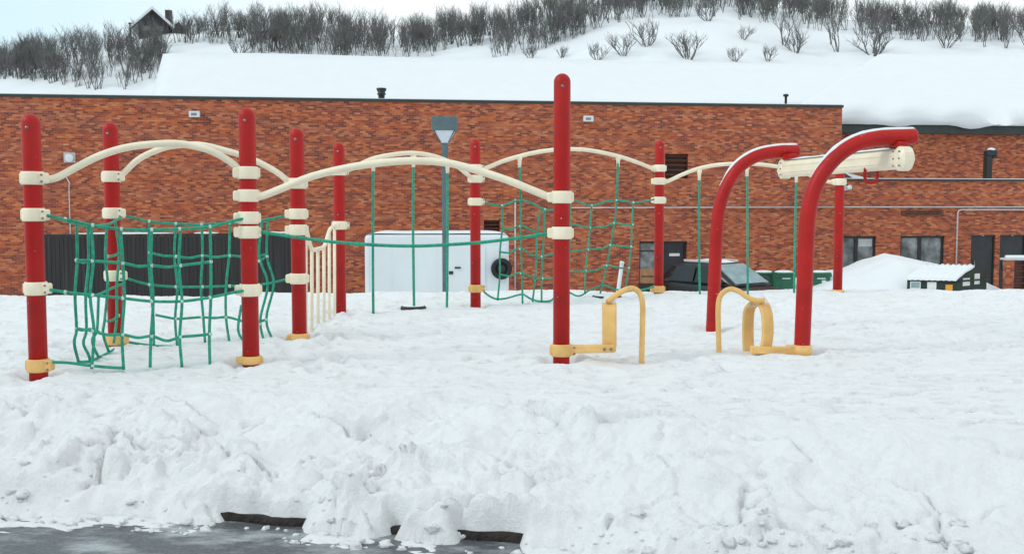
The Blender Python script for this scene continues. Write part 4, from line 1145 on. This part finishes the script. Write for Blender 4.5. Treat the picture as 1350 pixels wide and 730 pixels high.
# ------------------------------------------------------------------ hill
RPX = [-1500, -500, 0, 80, 170, 250, 330, 430, 500, 560, 620, 700, 780, 860, 950, 1010, 1060, 1150, 1200, 1350, 1700, 2800]
RPY = [200, 130, 86, 68, 50, 42, 40, 36, 52, 46, 38, 26, 10, 0, -2, 8, 20, 32, 35, 38, 60, 190]
YF, YR = 75.0, 190.0
def hill_z(x, y):
    x = np.asarray(x, float); y = np.asarray(y, float)
    px = CX + F * x / np.maximum(y, 1)
    zr = CAMZ + (HOR - np.interp(px, RPX, RPY)) / F * YR
    s = np.clip((y - YF) / (YR - YF), 0, 1); s = s - .10 * np.sin(s * np.pi * 2) * .5
    z = GROUND - .1 + (zr - GROUND) * s
    z = z - .10 * np.clip(y - YR, 0, 400) * np.clip((y - YR) / 40, 0, 1)
    return z + np.clip(s * 3, 0, 1) * (.9 * fbm(x * .035, y * .035, 15, 4) + .25 * fbm(x * .22, y * .22, 19, 3))
hy = np.concatenate([np.arange(73, 215, 1.2), np.arange(215, 420, 8)]); ha = np.linspace(-1.5, 1.5, 420)
HY, HA = np.meshgrid(hy, ha, indexing='ij'); HX = HA * HY
grid('hillside', HX, HY, hill_z(HX, HY), M['hillsnow'])
YS = np.linspace(82, 189, 400)
def hill_at(px, py):
    """point of the hillside seen at px, py (the first one from below that reaches that height)"""
    xs = (px - CX) / F * YS; zs = hill_z(xs, YS); pys = HOR - F * (zs - CAMZ) / YS
    k = int(np.argmax(pys <= py)); 
    if pys[k] > py: k = len(YS) - 1
    return Vector((xs[k], YS[k], zs[k]))

# bare oak scrub
def tree_mesh(seed, h=4.0, stems=4, spread=.35, depth=4, dens=1.0):
    rg = random.Random(seed); tr, tw = MB(), MB()
    def seg(mb, a, b, r0, r1, n=3):
        d = (b - a).normalized(); u = d.orthogonal().normalized(); w = d.cross(u); vs = []
        for c, r in ((a, r0), (b, r1)):
            for k in range(n):
                t = 2 * math.pi * k / n; vs.append(c + (u * math.cos(t) + w * math.sin(t)) * r)
        mb.add(vs, [(k, (k+1) % n, n + (k+1) % n, n + k) for k in range(n)], 0, True)
    def grow(p, d, ln, r, lev):
        k = (5, 3, 2, 2, 2)[lev]; q = p
        for i in range(k):
            nd = (d + Vector((rg.gauss(0, .10), rg.gauss(0, .10), rg.gauss(.05, .07)))).normalized(); b = q + nd * ln / k
            seg(tr if lev < 2 else tw, q, b, r * (1 - .25 * i / k), r * (1 - .25 * (i + 1) / k), 4 if lev < 1 else 3)
            q, d = b, nd
            if lev < depth and (i > 1 or (lev > 0 and i > 0) or lev > 1):
                for c in range(rg.choice((1, 2, 2)) if lev < 2 else rg.choice((1, 1, 2))):
                    a = rg.uniform(0, 2 * math.pi); side = Vector((math.cos(a), math.sin(a), .45)); cd = (d + side * rg.uniform(.45, .95)).normalized()
                    grow(q, cd, ln * rg.uniform(.40, .62), r * .52, lev + 1)
    for s in range(stems):
        a = 2 * math.pi * s / stems + rg.uniform(-.5, .5); d = Vector((math.cos(a) * spread * rg.uniform(.3, 1.2), math.sin(a) * spread * rg.uniform(.3, 1.2), 1)).normalized()
        grow(Vector((math.cos(a) * .12, math.sin(a) * .12, -.25)), d, h * rg.uniform(.55, .78), (.045 * h / 4 * rg.uniform(.9, 1.4) + .02) * .85, 0)
    return tr, tw
def to_mesh(mb, name, m):
    me = bpy.data.meshes.new(name); me.from_pydata(mb.v, [], mb.f); me.materials.append(m); return me
kinds = []
for sd in range(7):
    tr, tw = tree_mesh(100 + sd, 4.2, 2 + sd % 3, .20 + .06 * (sd % 3), 4)
    pass; kinds.append((to_mesh(tr, 'trunk', M['bark']), to_mesh(tw, 'crown', M['twig'])))
shr = []
for sd in range(4):
    tr, tw = tree_mesh(300 + sd, 2.2, 9, .75, 3)
    shr.append((to_mesh(tr, 'trunk', M['bark']), to_mesh(tw, 'crown', M['twig'])))

def plant(name, kind, p, sc_, label, cat, group=None):
    t = bpy.data.objects.new(name, kind[0]); COL.objects.link(t); t.location = p; t.scale = (sc_[0], sc_[0], sc_[1]); t.rotation_euler = (random.gauss(0, .10), random.gauss(0, .10), random.uniform(0, 6.28))
    tag(t, label, cat, group)
    c = bpy.data.objects.new('crown', kind[1]); COL.objects.link(c); c.parent = t
    return t
spec = [  # px, py of the foot, height px, shrub?, label
 (905, 81, 32, 1, 'lone upright bare shrub on open snow above the left red arc'),
 (820, 77, 26, 1, 'bare shrub on the snow slope, just left of a taller one'),
 (850, 65, 32, 1, 'bushy bare shrub on the snow slope below the ridge thicket'),
 (787, 84, 20, 1, 'wide low bare shrub right at the roof ridge line'),
 (976, 56, 16, 1, 'small isolated bare shrub high on the open snow'),
 (966, 84, 16, 1, 'low bare shrub poking above the roof ridge, left of a similar one'),
 (1008, 84, 18, 1, 'low bare shrub poking above the roof ridge beneath a dark oak clump'),
 (1028, 64, 46, 0, 'bare oak at the left of the dark clump above the roof'),
 (1048, 72, 50, 0, 'tall bare oak in the middle of the dark clump on the slope'),
 (1045, 73, 26, 1, 'dense dark shrub at the foot of the oak clump'),
 (1098, 72, 56, 0, 'tall spreading bare oak right of the dark clump'),
 (1090, 62, 44, 0, 'slim bare oak beside the tall spreading one'),
 (1146, 76, 38, 1, 'leaning bare shrub above the wing roof edge'),
 (1160, 56, 40, 0, 'bare oak standing behind the leaning shrub'),
 (1240, 66, 28, 1, 'round dark bare bush at the right above the wing roof'),
 (1236, 45, 38, 0, 'bare oak rising behind the round dark bush'),
 (1290, 66, 46, 0, 'open bare oak on the right skyline above the wing roof'),
 (1318, 67, 40, 0, 'bare oak second from the right edge of the hill'),
 (1346, 68, 48, 0, 'bare oak at the far right edge of the hill'),
 (930, 32, 22, 1, 'bare shrub on the upper snow just under the ridge thicket'),
 (700, 82, 16, 1, 'sparse bare shrub at the lower edge of the middle thicket'),
 (740, 80, 14, 1, 'small sparse shrub on the snow right of the middle thicket'),
 (320, 78, 22, 1, 'dark low shrub on the snow above the left roof ridge'),
]
for px, py, hp, s, lb_ in spec:
    p = hill_at(px, py); h = hp / F * p.y; kd = random.choice(shr if s else kinds); k = h / (2.1 if s else 4.9)
    plant('bare_shrub' if s else 'bare_tree', kd, p, (k * (1.2 if s else 1.0), k), lb_, 'shrub' if s else 'tree')

def thick_px(rg):
    while True:
        px, py = thick_any(rg)
        if mnoise.noise(Vector((px / 24.0, py / 10.0, 3.3))) > -.12 or rg.random() < .3: return px, py
def thick_any(rg):
    """a random foot inside the wooded patches (px, py)"""
    while True:
        px = rg.uniform(-60, 1410)
        rid = float(np.interp(px, RPX, RPY)); r = rg.random()
        if 150 < px < 250:
            if rid + (100 - rid) * r < 62: continue
        if px < 510:
            low = float(np.interp(px, [-60, 0, 60, 130, 190, 250, 330, 420, 510], [108, 106, 112, 122, 120, 88, 76, 84, 82]))
            py = rid + 3 + (low - rid - 3) * r ** 1.15
            if 225 < px < 330 and py > 62: continue
            return px, py
        if px < 790:
            low = float(np.interp(px, [510, 560, 600, 640, 700, 790], [80, 80, 72, 80, 74, 44])); py = rid + 2 + (low - rid - 2) * r
            if 505 < px < 530 and rg.random() < .7: continue
            if 590 < px < 650 and py > 66: continue
            return px, py
        if px < 1010: 
            return px, rid + 3 + 26 * r * r
        py = rid + 1 + 22 * r * r
        if 1110 < px < 1125 or 1262 < px < 1272: continue
        return px, py
rg = random.Random(11)
feet = []
while len(feet) < 2100:
    feet.append(thick_px(rg))
pts = [(hill_at(px, py), px) for px, py in feet]
pts.sort(key=lambda q: q[0].y)
first, rest = pts[:272], pts[272:]
near = rg.sample(pts, 272); ns = {id(q) for q in near}; rest = [q for q in pts if id(q) not in ns]
def zone(px):
    if px < 510: return 'bare grey oak in the dense thicket on the left hillside', 'bare oaks of the left hillside thicket'
    if px < 790: return 'bare grey oak in the thicket climbing the middle of the hill', 'bare oaks of the middle hillside thicket'
    if px < 1010: return 'bare grey oak in the belt along the top of the hill', 'bare oaks along the hill top'
    return 'bare grey oak in the row along the right skyline', 'bare oaks along the right skyline'
for p, px in near:
    lb_, gr = zone(px); k = rg.uniform(.5, 1.05) * (1.0 if px < 1010 else .95)
    plant('bare_tree', rg.choice(kinds), p, (k * rg.uniform(.85, 1.35), k), lb_, 'tree', gr)
# the remaining stems of the thickets read as one mass
src = []
for sd in range(5):
    tr, tw = tree_mesh(500 + sd, 4.2, 2 + sd % 2, .22, 3); v = np.array([tuple(x) for x in tr.v + tw.v]); o_ = len(tr.v)
    f = [tuple(i for i in q) for q in tr.f] + [tuple(i + o_ for i in q) for q in tw.f]; src.append((v, np.array([q if len(q) == 4 else q + (q[-1],) for q in f])))
VV, FF, off = [], [], 0
for p, px in rest:
    v, f = rg.choice(src); a = rg.uniform(0, 6.28); k = rg.uniform(.3, .95); c, s = math.cos(a) * k, math.sin(a) * k
    w = np.stack([v[:, 0] * c - v[:, 1] * s + p.x, v[:, 0] * s + v[:, 1] * c + p.y, v[:, 2] * k + p.z], -1)
    VV.append(w); FF.append(f + off); off += len(v)
co = np.concatenate(VV).astype(np.float32); q = np.concatenate(FF).astype(np.int32)
me = bpy.data.meshes.new('oak_thicket'); me.vertices.add(len(co)); me.vertices.foreach_set('co', co.ravel()); me.loops.add(q.size); me.loops.foreach_set('vertex_index', q.ravel())
me.polygons.add(len(q)); me.polygons.foreach_set('loop_start', np.arange(len(q), dtype=np.int32) * 4); me.update(); me.validate(); me.materials.append(M['twig'])
o = bpy.data.objects.new('oak_thicket', me); COL.objects.link(o); tag(o, 'grey mass of bare oak scrub covering the snowy hillside', 'scrub', kind='stuff')

# ------------------------------------------------------------------ house on the hill
hp = hill_at(209, 52); HY_ = hp.y
hs = thing('hill_house', 'dark timber house with snowy gable roof on the hilltop', 'house', (hp.x, hp.y, P(200, 44, HY_).z), R(12))
mpx = HY_ / F
w = 18.5 * mpx; e = 12 * mpx; rgz = 29 * mpx
mb = MB(); mb.prism([(-w, -3), (w, -3), (w, e + .2), (0, rgz - .15), (-w, e + .2)], 9.0); mb.build('wall', M['wood'], hs)
for s in (-1, 1):
    mb = MB(); ov = 1.45
    a = Vector((0, -1.2, rgz)); dwn = Vector((s * w * ov, -1.2, rgz - (rgz - e) * ov))
    q = [a, dwn, dwn + Vector((0, 11, 0)), a + Vector((0, 11, 0))]; mb.add(q + [v + Vector((0, 0, .55)) for v in q], [(0,1,2,3), (7,6,5,4), (0,4,5,1), (1,5,6,2), (2,6,7,3), (3,7,4,0)])
    rf = mb.build('roof', M['snowroof'], hs)
    mb = MB(); q = [v + Vector((0, -.05, -.26)) for v in q[:2]]; q = q + [v + Vector((0, .3, 0)) for v in q[::-1]]
    mb.add(q + [v + Vector((0, 0, .25)) for v in q], [(0,1,2,3), (7,6,5,4), (0,4,5,1), (1,5,6,2), (2,6,7,3), (3,7,4,0)]); mb.build('barge_board', M['frame'], rf)
mb = MB(); mb.box((w * .6, 4, rgz - 1.2), (w * .6 + 1.1, 5.2, rgz + .9)); mb.build('chimney', M['wood'], hs)
mb = MB(); mb.prism([(w * 1.25, 0), (w * 2.1, 0), (w * 2.1, e * .55), (w * 1.68, e * 1.25), (w * 1.25, e * .55)], 5.0); mb.build('dormer_wing', M['wood'], hs)
mb = MB(); mb.prism([(w * 1.15, e * .55), (w * 1.68, e * 1.3), (w * 2.2, e * .55), (w * 2.2, e * .75), (w * 1.68, e * 1.55), (w * 1.15, e * .75)], 5.2, mtx=Matrix.Translation((0, -.1, 0))); mb.build('wing_roof', M['snowroof'], hs)
mb = MB(); mb.box((-w * 1.7, .5, e - .1), (-w - .01, 4, e + .15)); mb.box((-w * 1.65, .6, -3), (-w * 1.65 + .3, .9, e - .1)); mb.build('porch', M['frame'], hs)
for x in (-.45, .45):
    mb = MB(); mb.box((w * x - .5, -.06, e * .25), (w * x + .5, -.003, e * .75)); mb.build('window', M['glass'], hs)

# ------------------------------------------------------------------ light
SUN_EL, SUN_AZ = R(36), R(-112)      # azimuth from +Y, clockwise positive
w_ = bpy.data.worlds.new('World'); sc.world = w_; w_.use_nodes = True
nt = w_.node_tree; bg = nt.nodes['Background']
sky = nt.nodes.new('ShaderNodeTexSky'); sky.sky_type = 'NISHITA'; sky.sun_disc = False
sky.sun_elevation = SUN_EL; sky.sun_rotation = SUN_AZ; sky.air_density = 1.0; sky.dust_density = 2.0; sky.ozone_density = 1.0
tc = nt.nodes.new('ShaderNodeTexCoord'); mp = nt.nodes.new('ShaderNodeMapping'); mp.inputs['Scale'].default_value = (1, 1, 2.5)
nt.links.new(tc.outputs['Generated'], mp.inputs[0])
cn = nt.nodes.new('ShaderNodeTexNoise'); cn.inputs['Scale'].default_value = 1.5; cn.inputs['Detail'].default_value = 5; nt.links.new(mp.outputs[0], cn.inputs['Vector'])
cr = nt.nodes.new('ShaderNodeValToRGB'); cr.color_ramp.elements[0].position = .35; cr.color_ramp.elements[0].color = (6.7, 8.7, 9.5, 1)
cr.color_ramp.elements[1].position = .65; cr.color_ramp.elements[1].color = (9.6, 10.1, 10.2, 1); sx = nt.nodes.new('ShaderNodeSeparateXYZ'); nt.links.new(tc.outputs['Generated'], sx.inputs[0])
gx_ = nt.nodes.new('ShaderNodeMath'); gx_.operation = 'MULTIPLY_ADD'; gx_.inputs[1].default_value = .42; nt.links.new(sx.outputs[0], gx_.inputs[0]); nt.links.new(cn.outputs['Fac'], gx_.inputs[2])
nt.links.new(gx_.outputs[0], cr.inputs['Fac'])
mx = nt.nodes.new('ShaderNodeMixRGB'); mx.inputs['Fac'].default_value = .9
nt.links.new(sky.outputs['Color'], mx.inputs['Color1']); nt.links.new(cr.outputs['Color'], mx.inputs['Color2'])
nt.links.new(mx.outputs['Color'], bg.inputs['Color']); bg.inputs['Strength'].default_value = .1
sd = bpy.data.lights.new('sun', 'SUN'); sd.energy = .9; sd.angle = R(14); sd.color = (1, .96, .9)
so = bpy.data.objects.new('sun', sd); COL.objects.link(so)
dirv = Vector((math.sin(SUN_AZ) * math.cos(SUN_EL), math.cos(SUN_AZ) * math.cos(SUN_EL), math.sin(SUN_EL)))
so.rotation_euler = dirv.to_track_quat('Z', 'Y').to_euler(); so.location = (0, -5, 20)

vs_ = sc.view_settings; vs_.view_transform = 'Standard'; vs_.look = 'None'; vs_.gamma = 1; vs_.exposure = .20; vs_.use_curve_mapping = False
sc.cycles.max_bounces = 6
